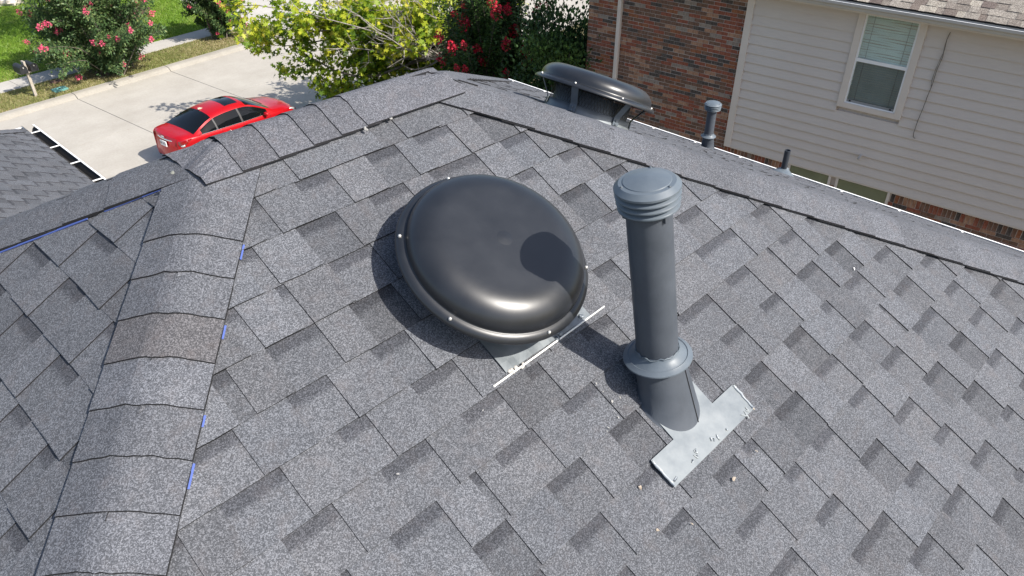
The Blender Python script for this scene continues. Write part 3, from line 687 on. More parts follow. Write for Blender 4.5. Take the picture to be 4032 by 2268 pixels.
# ---- flue pipes
def flue(name, base, lean, L, r, label, boot, coll, sc=1., nrm=None, capk=1.37):
    zax = unit(lean); xax = unit(np.cross((0, 1, 0), zax)); yax = np.cross(zax, xax)
    f = empty(name, base, basis(xax, yax, zax)); tag(f, label, 'vent pipe', 'vent pipes')
    m = MB(); m.lathe([(r, .02), (r, L*.5), (r, L-.012), (r*1.03, L-.010), (r*1.03, L-.004), (r, L), (r*.96, L), (r*.96, L-.03)], 48); m.build('pipe', M['pipe'], f, smooth=True).modifiers.new('e', 'EDGE_SPLIT')
    m = MB(); m.tube([(-r*.97, r*.20, .04), (-r*.97, r*.20, L-.01)], .0009, 5); m.build('seam', M['pipe'], f)
    # cap: black sleeve added as shade between the rings, posts, three louvre rings, domed top
    m = MB(); m.lathe([(r*.80, L-.03), (r*.80, L+.062*sc)], 36); m.build('gap_shade_sleeve', M['mesh'], f, smooth=True)
    R_ = r*capk; c = MB(); z = L+.006*sc
    for i in range(3):
        zz = z+i*.0178*sc; k_ = (.97, 1.0, 1.02)[i]
        c.lathe([(R_*k_*.74, zz+.0135*sc), (R_*k_*.985, zz+.0050*sc), (R_*k_, zz+.0035*sc), (R_*k_, zz), (R_*k_*.985, zz-.0002*sc), (R_*k_*.74, zz+.0085*sc), (R_*k_*.74, zz+.0135*sc)], 56)
    lv = c.build('louvre_rings', M['cap'], f, smooth=True); e_ = lv.modifiers.new('e', 'EDGE_SPLIT'); e_.split_angle = R(35)
    zt = z+.0545*sc; c = MB()
    c.lathe([(R_*.90, zt-.004*sc), (R_*1.03, zt-.002*sc), (R_*1.035, zt+.004*sc), (R_*.88, zt+.016*sc), (R_*.75, zt+.0175*sc), (R_*.735, zt+.0195*sc), (R_*.5, zt+.0255*sc), (R_*.25, zt+.029*sc), (.0003, zt+.030*sc)], 56)
    tp = c.build('cap_top', M['cap'], f, smooth=True); e_ = tp.modifiers.new('e', 'EDGE_SPLIT'); e_.split_angle = R(28)
    for q in (.5, 2.6, 4.7):
        c = MB(); c.lathe([(.0002, .004*sc), (.003*sc, .003*sc), (.0035*sc, 0)], 8, c=(R_*.83*math.cos(q), R_*.83*math.sin(q), zt+.0168*sc)); c.build('rivet', M['dkmetal'], f)
    for q in (.3, 2.4, 4.5):
        c = MB(); x, y = r*.98*math.cos(q), r*.98*math.sin(q); c.box(x-.007*sc, x+.007*sc, y-.007*sc, y+.007*sc, L-.02*sc, L+.03*sc); c.build('cap_strut', M['pipe'], f)
    # storm collar
    c = MB(); c.lathe([(r*1.0, coll+.030*sc), (r*1.05, coll+.025*sc), (r*1.12, coll+.017*sc), (r*1.40, coll+.006*sc), (r*1.44, coll+.0075*sc), (r*1.48, coll+.0055*sc), (r*1.66, coll-.001*sc), (r*1.665, coll-.005*sc), (r*1.63, coll-.004*sc), (r*1.1, coll+.006*sc)], 56)
    sc_ = c.build('storm_collar', M['cap'], f, smooth=True); e_ = sc_.modifiers.new('e', 'EDGE_SPLIT'); e_.split_angle = R(40)
    c = MB(); V = []
    for i in range(40):
        q = 2*math.pi*i/40; rr_ = r*1.02+random.uniform(0, .004); V.append((rr_*math.cos(q), rr_*math.sin(q), coll+.029*sc+random.uniform(-.003, .005)))
    c.tube(V+[V[0]], [.0014*sc+random.uniform(0, .002) for _ in range(41)], 6, cap=False); c.build('sealant_bead', M['cap'], f, smooth=True)
    # boot: oblique cone from the slope to the collar
    Mi = f.matrix_world.inverted(); nB = 48; c = MB(); V = []
    for i in range(nB):
        q = 2*math.pi*i/nB; V.append((r*1.22*math.cos(q), r*1.22*math.sin(q), coll+.004*sc))
    mid = []; bot = []
    for i in range(nB):
        q = 2*math.pi*i/nB
        d = Vector((r*boot[0]*math.cos(q)+boot[1], r*boot[0]*math.sin(q)+boot[2], 0)); Wd = f.matrix_world @ d
        w0 = np.array(Wd); t_ = ((np.array(base)-w0)@nrm)/(np.array((0, 0, 1.))@nrm); P = Mi @ Vector(w0+np.array((0, 0, 1.))*t_+nrm*.012)
        bot.append(tuple(P))
        mid.append(tuple((np.array(V[i])*.5+np.array(P)*.5)))
    fl = [tuple(np.array(p)*1.0+np.array(Mi.to_3x3() @ Vector(tuple(-nrm*.006)))+np.array((p[0]*.07, p[1]*.07, 0))) for p in bot]
    c.add(V+mid+bot+fl, [(j*nB+i, j*nB+(i+1) % nB, (j+1)*nB+(i+1) % nB, (j+1)*nB+i) for j in range(3) for i in range(nB)])
    c.build('boot', M['pipe'], f, smooth=True)
    c = MB(); i = int(nB*.81); c.tube([np.array(V[i])*1.003, np.array(mid[i])*1.003, np.array(bot[i])*1.003], .0022, 5); c.build('boot_seam', M['edge'], f)
    return f
b0 = MAIN.o+np.array([0, 0, 0]); d_ = ray(1660*k, 985*k); PB = CAM+d_*((MAIN.o-CAM)@MAIN.n)/(d_@MAIN.n)
lean = np.array([-.695*.155, .719*.155, 1.])
pf = flue('flue_pipe', PB, lean, .648, .061, 'tall slate grey pipe with louvred cap on T shaped metal flashing', (1.62, .0, -.03), .150, 1., MAIN.n)
# T shaped metal flashing of the near pipe, a part of it
def local(f, X): return tuple(f.matrix_world.inverted() @ Vector(X))
bpy.context.view_layer.update()
tl, tb, trr, tt_ = uvz(1630*k, 1160*k), uvz(1690*k, 1230*k), uvz(1892*k, 1032*k), uvz(1838*k, 974*k)
sl_, sr_ = uvz(1685*k, 1105*k), uvz(1782*k, 1015*k); ul, ur = uvz(1598*k, 1000*k), uvz(1722*k, 950*k)
by, ty = (tb[1]+trr[1])/2, (tl[1]+tt_[1])/2
ax0, ax1 = (tl[0]+tb[0])/2, (trr[0]+tt_[0])/2; sx0, sx1 = sl_[0], sr_[0]
P_ = [(sx0, ty-.11), (sx1, ty-.11), (sx1, ty), (ax1, ty), (ax1-.004, by), ((ax0+ax1)/2, by+.001), (ax0+.002, by), (ax0, ty), (sx0, ty)]
m = MB(); hh = [.0135]*9; top = [MAIN(a, b_, h_) for (a, b_), h_ in zip(P_, hh)]; bot = [MAIN(a, b_, h_-.0022) for (a, b_), h_ in zip(P_, hh)]; n9 = len(P_)
m.add([local(pf, v) for v in top+bot], [tuple(range(n9))[::-1]]+[(i, (i+1) % n9, n9+(i+1) % n9, n9+i) for i in range(n9)]); m.build('flashing', M['galv'], pf)
for (xa, ya), (xb, yb) in (((ax0+.001, ty+.004), (ax0+.003, by-.004)), ((ax1-.001, ty+.004), (ax1-.004, by-.004))):
    m = MB(); m.tube([local(pf, MAIN(xa+(xb-xa)*t_+random.gauss(0, .001), ya+(yb-ya)*t_, .0145)) for t_ in np.linspace(0, 1, 9)], [.0035+random.uniform(0, .002) for _ in range(9)], 7); m.build('sealant_bead', M['sealant'], pf, smooth=True)
for i in range(9):
    m = MB(); px, py = ((1700, 1205), (1752, 1150), (1750, 1135), (1745, 1160), (1790, 1108), (1800, 1095), (1828, 1080), (1872, 1040), (1880, 1030))[i]
    q = uvz(px*k, py*k, .014); pts = [local(pf, MAIN(q[0]+random.gauss(0, .006), q[1]+random.gauss(0, .008), .015)) for _ in range(4)]
    m.tube(pts, [.0012, .0028, .0030, .0012], 7); m.build('sealant_blob', M['sealant'], pf, smooth=True)
# far flue and small plumbing stack on the far slope
def far_place(px, b_): return FAR(far_on(px, b_), b_)
bf = 5.1
pb2 = far_place(2796, bf)
flue('flue_pipe', pb2, (0, 0, 1), .40, .044, 'slate grey pipe with louvred cap in front of the brick wall', (1.5, .02, 0), .135, .9, FAR.n, 1.78)
pb3 = far_place(3098, 5.3); f3 = empty('plumbing_stack', pb3, basis((1, 0, 0), (0, 1, 0), (0, 0, 1))); tag(f3, 'short open dark plumbing stack in front of the tan siding', 'vent pipe', 'vent pipes')
m = MB(); m.lathe([(.028, -.1), (.028, .245), (.0225, .245), (.0225, .02)], 28); m.build('pipe', mat('dark_stack_plastic', (.032, .037, .045), .4), f3, smooth=True).modifiers.new('e', 'EDGE_SPLIT')
m = MB(); V = []; prof = [(.034, .07), (.040, .055), (.075, .03), (.085, .026), (.105, .012), (.11, .006)]
for r_, h_ in prof:
    for i in range(32):
        q = 2*math.pi*i/32; V.append(tuple(FAR.a*r_*math.cos(q)-FAR.b*r_*math.sin(q)+FAR.n*h_))
m.add(V, [(j*32+i, j*32+(i+1) % 32, (j+1)*32+(i+1) % 32, (j+1)*32+i) for j in range(len(prof)-1) for i in range(32)]); m.build('rubber_boot', M['cap'], f3, smooth=True)
# ---- bits lying on the roof
def bit(name, px, py, sz, m_, label, cat, group, flat=.35, nv=9):
    a, b_ = uvz(px, py, .01); b = MB(); V = []
    ang = sorted(random.uniform(0, 2*math.pi) for _ in range(nv)); st = random.uniform(.35, .8); ro = random.uniform(0, 3)
    for i in range(nv):
        r_ = sz*random.uniform(.55, 1.1); x, y = r_*math.cos(ang[i]), r_*st*math.sin(ang[i]); V.append((x*math.cos(ro)-y*math.sin(ro), x*math.sin(ro)+y*math.cos(ro), random.uniform(0, sz*flat*.4)))
    V += [(0, 0, sz*flat)]; b.add(V, [(i, (i+1) % nv, nv) for i in range(nv)]+[tuple(range(nv))[::-1]])
    o = b.build(name, m_, None); o.matrix_world = Matrix.Translation(MAIN(a, b_, .0105)) @ basis(MAIN.a, -MAIN.b, MAIN.n).to_4x4(); tag(o, label, cat, group)
for x, y in ((1903, 1135), (1610, 1227), (1895, 1028), (1847, 1205), (1740, 1318), (1655, 1335)):
    bit('dry_leaf_crumb', x*k, y*k, random.uniform(.006, .010), M['debris'], 'pale dry crumb lying on the grey shingles below the T flashing', 'debris', 'dry crumbs below the flashing')
for x, y in ((1000, 1192), (1215, 1032)):
    bit('bird_dropping', x*k, y*k, .0055, M['bird'], 'white bird dropping dried on the grey shingles below the dome vent', 'dropping', 'droppings below the dome', .12)
for x, y in ((1500, 965), (1540, 1010), (1545, 1035), (1530, 1075), (1527, 1085), (1555, 1050), (1517, 985), (1560, 1000)):
    bit('splatter', x*k, y*k, random.uniform(.002, .006), M['bird'], 'pale splatter on the shingles between dome and grey pipe', 'splatter', 'splatter between dome and pipe', .08)
bit('paint_chip', 2150*k, 677*k, .013, M['white'], 'white paint chip lying on the shingles near the right hand hip', 'chip', None, .1, 3)
M['greydab'] = mat('grey_dab', (.24, .235, .22), .6)
def knob(px, py, sz, m_, label, nm, cat, g):
    d = ray(px, py); X = CAM+d*((MAIN.o+MAIN.n*.026-CAM)@MAIN.n)/(d@MAIN.n); b = MB()
    for t_ in range(4): b.lathe([(.0003, sz*.7), (sz*.55, sz*.5), (sz*.9, sz*.15), (sz, 0)], 9, c=(random.gauss(0, sz*.6), random.gauss(0, sz*.6), 0))
    o = b.build(nm, m_, None, smooth=True); o.matrix_world = Matrix.Translation(X) @ basis(MAIN.a, -MAIN.b, MAIN.n).to_4x4(); tag(o, label, cat, g)
knob(918*k, 325*k, .005, M['greydab'], 'grey sealant dabs on the corner of the last ridge cap', 'sealant_dab', 'sealant', 'sealant on the ridge caps')
knob(984*k, 298*k, .004, M['greydab'], 'small grey sealant dab in the middle of the last ridge cap', 'sealant_dab', 'sealant', 'sealant on the ridge caps')
knob(433*k, 434*k, .0045, mat('olive_sealant', (.15, .155, .135), .6), 'olive grey lump stuck on the first ridge cap joint', 'sealant_dab', 'sealant', 'sealant on the ridge caps')
# ------------------------------------------------------------------ neighbouring house
WD, WN = np.array([-.09235, .99573, 0]), np.array([.99573, .09235, 0]); DW = 14.5
NB = WN*DW+np.array([0, 0, 1.0])
nb = empty('neighbour_house', NB, basis(-WD, WN, (0, 0, 1))); tag(nb, 'neighbouring house with brick and tan lap siding under a tan shingle roof', 'house')
def lz(v): return v*DW+H-1.0                 # wall height from unit-distance measure
ZB = lz(-.4655); ZT = lz(-.2455)
XC = -5.86                                   # corner board: brick left of it, siding right of it
b = MB(); b.box(-9.46, 7, .0215, 11, -1.2, ZT+.02); b.build('wall', M['mortar'], nb)
# lap siding boards
WX0, WX1, WZ0, WZ1 = -3.808, -2.669, lz(-.3711), ZT-.02     # window casing outline
EX = .181; n_ = int((ZT-ZB)/EX)+2
for i in range(n_):
    z0 = ZB+EX*i; z1 = min(z0+EX+.012, ZT+.01)
    if z1-z0 < .03: continue
    runs = [(XC+.13, 6.9)]
    if z1 > WZ0+.02: runs = [(XC+.13, WX0+.006), (WX1-.006, 6.9)]
    for x0, x1 in runs:
        b = MB(); j = random.uniform(-.0015, .0015)
        V = [(x, y, z) for x in (x0, x1) for y, z in ((-.044+j, z0), (-.010, z1), (.028, z1), (.028, z0))]
        b.add([(v[0], v[1], v[2]-z0) for v in V], [(0, 1, 5, 4), (1, 2, 6, 5), (3, 0, 4, 7), (0, 3, 2, 1), (4, 5, 6, 7)])
        b.build('siding_board', M['siding'], nb, loc=(0, 0, z0))
b = MB(); b.box(XC, XC+.14, -.050, .03, ZB-.02, ZT); b.build('corner_board', M['trim'], nb, bevel=.004)
b = MB(); b.box(XC+.14, 6.9, -.036, .03, ZB-.028, ZB-.001); b.build('starter_strip', M['trim'], nb)
# bricks
BL, BH, BJ = .244, .0667, .0095
allb = []
def brick_at(x0, x1, z0, z1):
    if x1-x0 < .03: return
    allb.append((x0, x1, z0, z1))
GW = [(-4.40, -3.62), (-3.43, -2.50)]        # ground floor windows
row = 0; z = ZB-.004-26*(BH+BJ)
def brick_row(z, xa, xb, off):
    x = xa-(BL+BJ)*off
    while x < xb:
        x0, x1 = max(x, xa), min(x+BL, xb); hit = False
        if z < ZB-.05 and z > ZB-1.6:
            for g0, g1 in GW:
                if x1 > g0-.045 and x0 < g1+.045:
                    hit = True
                    if x0 < g0-.045: brick_at(x0, g0-.045-BJ, z, z+BH)
                    if x1 > g1+.045: brick_at(g1+.045+BJ, x1, z, z+BH)
        if not hit: brick_at(x0, x1, z, z+BH)
        x += BL+BJ
zz = lz(-.545); r_ = 0
while zz < ZT:
    brick_row(zz, -9.47, XC-.012, .5*(r_ % 2)); r_ += 1; zz += BH+BJ
zz = ZB-.22-(BH+BJ)*9
r_ = 0
while zz < ZB-.24: brick_row(zz, XC, 6.8, .5*(r_ % 2)+.2); zz += BH+BJ; r_ += 1
x = XC                                        # soldier course under the siding
while x < 6.5:
    if not any(x+.0667 > g0-.05 and x < g1+.05 for g0, g1 in GW): brick_at(x, x+.0667, ZB-.222, ZB-.032)
    x += .0667+BJ
def wloc(x, y, z): return NB+(-WD)*x+WN*y+np.array([0, 0, z])
bc = []
for (x0, x1, z0, z1) in allb:
    X = wloc((x0+x1)/2, 0, (z0+z1)/2); p = proj(X)
    ok = in_frame(X, 30)
    if ok and p[0] < 2640 and p[1] > 250+(p[0]-2100)*.31: ok = False    # behind the roof
    bc.append(((x1-x0)*(z1-z0)/p[2]**2 if ok else 0, x0, x1, z0, z1))
bc.sort(reverse=True); stb = MB(); wall_ = empty('brickwork'); wall_.parent = nb
weights = [.27, .29, .15, .16, .06, .07]
for i, (sc_, x0, x1, z0, z1) in enumerate(bc):
    mi = random.choices(range(6), weights)[0]; pr = .016+random.uniform(-.005, .004)
    if i < 300 and sc_ > 0:
        b = MB(); hx, hz = (x1-x0)/2, (z1-z0)/2; b.box(-hx, hx, pr, .04, -hz, hz); b.build('brick', BR[mi], wall_, loc=((x0+x1)/2, 0, (z0+z1)/2))
    else: stb.box(x0, x1, pr, .04, z0, z1, mi)
o = stb.build('brick_courses', BR, wall_); o['kind'] = 'stuff'
# upper window
win = empty('window'); win.parent = nb
IX0, IX1, IZ0, IZ1 = -3.692, -2.789, lz(-.3643), ZT-.115
for nm, bx in (('casing', (WX0, IX0, WZ0, WZ1)), ('casing', (IX1, WX1, WZ0, WZ1)), ('casing', (IX0, IX1, WZ0, IZ0)), ('casing', (IX0, IX1, IZ1, WZ1))):
    b = MB(); b.box(bx[0], bx[1], -.060, .03, bx[2], bx[3]); b.build(nm, M['trim'], win, bevel=.004)
MZ = lz(-.309)
fr = MB(); t_ = .032
for bx in ((IX0, IX0+t_, IZ0, IZ1), (IX1-t_, IX1, IZ0, IZ1), (IX0+t_, IX1-t_, IZ0, IZ0+.02), (IX0+t_, IX1-t_, IZ1-.03, IZ1), (IX0+t_, IX1-t_, MZ-.03, MZ+.03)): fr.box(bx[0], bx[1], -.040, .03, bx[2], bx[3])
fr.build('frame', M['white'], win)
b = MB(); b.box(IX0+t_, IX1-t_, -.030, -.012, IZ0+.02, IZ0+.065); b.build('sash_rail', mottle('grey_sash', (.22, .23, .23), (.30, .31, .31), 4, .5), win)
for px_ in (-3.60, -2.88):
    b = MB(); b.box(px_-.018, px_+.018, -.036, -.03, IZ0+.028, IZ0+.055); b.build('sash_latch', M['edge'], win)
def glassmat(name, tintc, refl):
    m = bpy.data.materials.new(name); m.use_nodes = True; N = NT(m)
    g = N.n('ShaderNodeBsdfGlossy'); g.inputs['Roughness'].default_value = .03; g.inputs['Color'].default_value = (.9, .95, .93, 1)
    t = N.n('ShaderNodeBsdfTransparent'); t.inputs['Color'].default_value = (*tintc, 1); x = N.n('ShaderNodeMixShader'); x.inputs[0].default_value = refl
    N.l(t.outputs[0], x.inputs[1]); N.l(g.outputs[0], x.inputs[2]); N.l(x.outputs[0], N.t.nodes['Material Output'].inputs[0]); return m
b = MB(); b.box(IX0+t_, IX1-t_, -.012, -.008, MZ+.03, IZ1-.03); b.build('pane', glassmat('upper_pane', (.93, .98, .955), .10), win)
b = MB(); b.box(IX0+t_, IX1-t_, -.026, -.024, IZ0+.065, MZ-.03); b.build('pane', glassmat('screened_pane', (.82, .86, .84), .05), win)
zz = IZ0+.03; i = 0
while zz < IZ1-.03:
    up_ = zz > MZ-.01; b = MB(); h_ = .0345; sag = .012*math.sin(i*1.3) if up_ else .003*math.sin(i*.9)
    V = []
    nx = 10
    for q in range(nx+1):
        x = IX0+t_+(IX1-IX0-2*t_)*q/nx; dz = sag*math.sin(q/nx*math.pi*1.4+i*.37)
        V += [(x, .008, zz+dz+.004), (x, .022, zz+dz+h_)]
    b.add(V, [(2*q, 2*q+2, 2*q+3, 2*q+1) for q in range(nx)]); b.build('blind_slat', M['slatU'] if up_ else M['slatL'], win); zz += .040; i += 1
for x in (-3.54, -2.94):
    b = MB(); b.tube([(x, .004, IZ0+.05), (x, .004, IZ1-.03)], .003, 5); b.build('ladder_cord', M['cable'], win)
for g0, g1 in GW:
    gw = empty('ground_window'); gw.parent = nb; zt, zb = ZB-.035, ZB-1.5
    b = MB(); b.box(g0, g1, .0, .02, zb, zt-.0); b.build('pane', M['greenglass'], gw)
    for bx in ((g0-.045, g0, zb, zt), (g1, g1+.045, zb, zt), (g0, g1, zb-.05, zb)):
        b = MB(); b.box(bx[0], bx[1], -.028, .03, bx[2], bx[3]); b.build('frame', M['trim'], gw)
# downspout, cable, small pipe
b = MB(); b.box(-8.695, -8.605, -.075, .015, -1, ZT+.05); ds = b.build('downspout', M['trim'], nb, bevel=.012)
for x in (-8.665, -8.635):
    b = MB(); b.box(x-.004, x+.004, -.078, -.07, -1, ZT+.05); b.build('flute', M['trim'], ds)
def wpx(px, py, off=-.06):
    d = ray(px, py); X = CAM+d*((DW+off)/(d@WN)); q = X-NB; return np.array((q@-WD, q@WN, q[2]))
pts = [wpx(3024+x*.3913, y*.3913) for x, y in ((1835, 325), (1800, 400), (1755, 580), (1700, 700), (1650, 860), (1600, 980), (1560, 1090), (1505, 1220), (1465, 1340), (1462, 1380), (1482, 1392))]
b = MB(); b.tube(pts, .007, 6); b.build('cable', M['cable'], nb, smooth=True)
pts2 = [wpx(3024+x*.3913, y*.3913) for x, y in ((1795, 410), (1760, 540), (1690, 690), (1645, 820), (1640, 880), (1610, 960))]
b = MB(); b.tube(pts2, .005, 6); b.build('cable', M['cable'], nb, smooth=True)
q = wpx(3024+930*.3913, 500+300*.3913, -.04); b = MB(); b.tube([q+np.array((.0, .03, .03)), q+np.array((0, -.05, .02)), q+np.array((-.005, -.085, -.03))], .022, 10); b.build('drain_stub', M['gutterpaint'], nb, smooth=True)
# eaves, gutter, roof
OV = .46; RP = R(29)
b = MB(); b.box(-9.9, 7.2, -OV+.02, .2, ZT-.002, ZT+.02); b.build('soffit', M['trim'], nb)
b = MB(); b.box(-9.9, 7.2, -OV, -OV+.02, ZT-.03, ZT+.15); b.build('fascia', M['trim'], nb)
prof = [(-OV-.003, ZT+.015), (-OV-.08, ZT+.015), (-OV-.095, ZT+.06), (-OV-.125, ZT+.085), (-OV-.127, ZT+.125), (-OV-.112, ZT+.127), (-OV-.112, ZT+.11), (-OV-.085, ZT+.055), (-OV-.07, ZT+.024), (-OV-.003, ZT+.024)]
b = MB(); kk = len(prof); V = [(x, y, z) for x in (-9.9, 7.2) for y, z in prof]
b.add(V, [(i, (i+1) % kk, kk+(i+1) % kk, kk+i) for i in range(kk)]+[tuple(range(kk)), tuple(range(2*kk-1, kk-1, -1))], [0]*5+[1]*5+[0, 0]); b.build('gutter', [M['gutterpaint'], M['gin']], nb)
b = MB(); b.box(-9.9, 7.2, -OV-.1275, -OV-.111, ZT+.127, ZT+.132); b.build('gutter_lip', M['white'], nb)
NR = Plane((0, -OV-.03, ZT+.165), (1, 0, 0), (0, math.cos(RP), math.sin(RP)), (0, -math.sin(RP), math.cos(RP)))
LR = 6.3
nroof = MB(); P = [NR(x, y, -.004) for x, y in ((-9.9, 0), (7.2, 0), (7.2, LR), (-9.9, LR))]; P2_ = [NR(x, y, -.03) for x, y in ((-9.9, 0), (7.2, 0), (7.2, LR), (-9.9, LR))]
nroof.add(P+P2_, [(0, 1, 2, 3), (7, 6, 5, 4), (0, 4, 5, 1), (1, 5, 6, 2), (2, 6, 7, 3), (3, 7, 4, 0)]); nr = nroof.build('roof', M['deck'], nb)
cs = []
tans = [(1.05, 1.02, .97), (.80, .75, .71), (.62, .55, .52), (1.25, 1.22, 1.13), (.52, .45, .44)]
for r_ in range(44):
    y0, y1 = r_*.143, (r_+1)*.143; x = -9.9+random.uniform(-.2, 0); rais = True
    while x < 7.2:
        x1 = x+random.uniform(.11, .21); hh_ = (.004, .0105) if rais else (.0005, .005)
        po = [(max(x, -9.9), y0-.001), (min(x1, 7.2), y0-.001), (min(x1, 7.2), y1+.01), (max(x, -9.9), y1+.01)]
        if po[1][0]-po[0][0] > .01:
            top = [NR(a, c, hh_[1]+(hh_[0]-hh_[1])*(c-y0)/.143) for a, c in po]; bot = [NR(a, c, -.003) for a, c in po]
            cx = np.mean(top, 0); W_ = wloc(*cx); t3 = random.choices(tans, [.3, .3, .16, .16, .08])[0]; kq = random.uniform(.92, 1.06)
            cs.append((in_frame(W_, 20)*1./proj(W_)[2] if proj(W_)[2] > 0 else 0, cx, top, bot, tuple(c*kq for c in t3)))
        x = x1; rais = not rais
cs.sort(key=lambda c: -c[0]); sb = MB()
for i, (sc_, cx, top, bot, tn) in enumerate(cs):
    fs = [(0, 1, 2, 3), (0, 4, 5, 1), (1, 5, 6, 2), (2, 6, 7, 3), (3, 7, 4, 0)]; mi = [0, 1, 1, 1, 1]
    if i < 300 and sc_ > 0: b = MB(); b.add([p-cx for p in top+bot], fs, mi, tn); b.build('shingle', [M['tan'], M['edge']], nr, loc=cx)
    else: sb.add(top+bot, fs, mi, tn)
o = sb.build('shingle_courses', [M['tan'], M['edge']], nr); o['kind'] = 'stuff'
b = MB(); P = [NR(-9.9, LR), NR(7.2, LR), (7.2, 11, ZT), (-9.9, 11, ZT), NR(-9.9, 0), NR(7.2, 0)]; b.add(P, [(0, 3, 2, 1), (0, 4, 3), (1, 2, 5)]); b.build('rear_roof', M['tan'], nb)
# ------------------------------------------------------------------ red saloon car
def carpaint():
    m = mat('red_car_paint', (.40, .002, .007), .32, .2, .35, .35); return m
M['carred'] = carpaint(); M['carglass'] = mat('tinted_car_glass', (.004, .005, .006), .04, 0, .3, 0.)
M['chrome'] = mat('chrome', (.80, .79, .76), .16, 1.); M['rubber'] = mat('tyre_rubber', (.014, .014, .015), .8)
M['tail'] = mat('red_tail_lens', (.25, .004, .008), .06, 0, .8, .8); M['lens'] = mat('clear_lamp_lens', (.62, .64, .65), .07, .3, .8, .8)
M['plate'] = mat('white_number_plate', (.74, .74, .73), .4); M['plastic'] = mat('black_plastic', (.018, .018, .02), .5); M['alloy'] = mat('alloy_wheel', (.5, .5, .52), .3, .8)
car = empty('parked_car', S2W(10.66, 22.10, .004), Matrix.Rotation(SA, 3, 'Z') @ Matrix.Scale(1.045, 3)); tag(car, 'glossy red four door saloon parked on the pale street, rear end towards the roof', 'car')
CLn = 4.58
def ip(x, xs_, ys_): return float(np.interp(x, xs_, ys_))
def sm(x, xs_, ys_):
    # smooth interpolation (averaged linear)
    return sum(ip(x+d*.05, xs_, ys_)*w_ for d, w_ in ((-2, 1), (-1, 2), (0, 3), (1, 2), (2, 1)))/9.
wbX = [0, .06, .2, .6, 1.4, 2.4, 3.4, 3.9, 4.25, 4.45, 4.58]; wbY = [.60, .72, .80, .862, .885, .89, .875, .845, .76, .62, .40]
zbX = [0, .1, .5, 1.2, 2.3, 3.3, 3.8, 4.2, 4.45, 4.58]; zbY = [.98, 1.02, 1.02, .985, .935, .905, .86, .79, .70, .60]
zcX = [0, .08, .16, .52, .60, .8, 1.1, 1.4, 1.75, 2.15, 2.5, 2.7, 2.95, 3.2, 3.38, 3.45, 3.8, 4.15, 4.4, 4.58]
zcY = [1.02, 1.075, 1.082, 1.085, 1.10, 1.20, 1.335, 1.43, 1.468, 1.475, 1.45, 1.395, 1.275, 1.135, 1.035, 1.01, .965, .90, .80, .62]
wrX = [0, .3, .55, .9, 1.4, 2.0, 2.5, 2.9, 3.3, 3.5, 4.0, 4.4, 4.58]; wrY = [.52, .66, .74, .66, .575, .57, .575, .645, .74, .74, .66, .46, .26]
xsn = [0, .025, .06, .11, .17, .25, .34, .44, .53, .59, .66, .74, .83, .92, 1.02, 1.12, 1.22, 1.33, 1.38, 1.48, 1.6, 1.72, 1.84, 1.97, 2.1, 2.2, 2.26, 2.34, 2.44, 2.52, 2.57, 2.66, 2.76, 2.86, 2.96, 3.06, 3.16, 3.26, 3.34, 3.40, 3.46, 3.6, 3.75, 3.9, 4.03, 4.15, 4.26, 4.36, 4.44, 4.51, 4.56, 4.58]
NJ = 14
def section(x):
    wb, zb, zc, wr = sm(x, wbX, wbY), sm(x, zbX, zbY), sm(x, zcX, zcY), sm(x, wrX, wrY)
    e = min(1., x/.10, (CLn-x)/.12); e = max(0, e)**.5
    z0 = .20+.12*(1-e)
    gh = max(zc-zb-.05, 0.)                      # cabin height above the belt
    pts = [(wb*.90, z0), (wb*.965, z0+.10), (wb*.985, .45), (wb*1.0, .62), (wb*1.0, zb-.14), (wb*.975, zb-.03), (wb*.945, zb)]
    zr_e = zb+max(gh*.86, (zc-zb)*.72 if gh <= .02 else 0); wre = wr if gh > .02 else wb*.80
    a = np.array((wb*.93, zb+.006)); c = np.array((wre+.035, zr_e-.03*min(1, gh/.2)))
    bul = .022*min(1, gh/.3)
    for t in (0., .5, 1.):
        q = a+(c-a)*t; q = q+np.array((bul*math.sin(math.pi*t), 0)); pts.append(tuple(q))
    pts.append((wre, zr_e+.012)); pts.append((wre*.72, zr_e+(zc-zr_e)*.66)); pts.append((wre*.36, zr_e+(zc-zr_e)*.93)); pts.append((0, zc))
    return pts
S = [section(x) for x in xsn]; NJ = len(S[0])
def bow(x, j, y):      # bowed bumper ends in plan
    if x < .3: return x+ (.16*(y/.88)**2.2)*(1-x/.3) + (0.05*(1-x/.3) if j >= 6 else 0)
    if x > 4.1: return x-(.22*(y/.8)**2)*((x-4.1)/.48) - (.10*((x-4.1)/.48) if j >= 7 else 0)
    return x
def grid(sgn): return [[(bow(xsn[i], j, abs(S[i][j][0])), sgn*S[i][j][0], S[i][j][1]) for j in range(NJ)] for i in range(len(xsn))]
sets = {'body': MB(), 'side_glass': {}, 'rear_window': MB(), 'windscreen': MB(), 'sunroof': MB()}
body = sets['body']
def facekind(i, j):
    xm = (xsn[i]+xsn[i+1])/2
    if j in (7, 8) and .83 < xm < 3.14:
        if 2.2 < xm < 2.26: return 'pillarB'
        if 1.33 < xm < 1.38: return 'pillarC'
        return 'quarter' if xm < 1.33 else 'rear_door' if xm < 2.2 else 'front_door'
    if j in (10, 11, 12) and .59 < xm < 1.33: return 'rear_window'
    if j in (10, 11, 12) and 2.57 < xm < 3.34: return 'windscreen'
    if j in (12,) and 1.97 < xm < 2.44: return 'sunroof'
    if j == 11 and 1.97 < xm < 2.44: return 'sunroof'
    return 'body'
buckets = {}
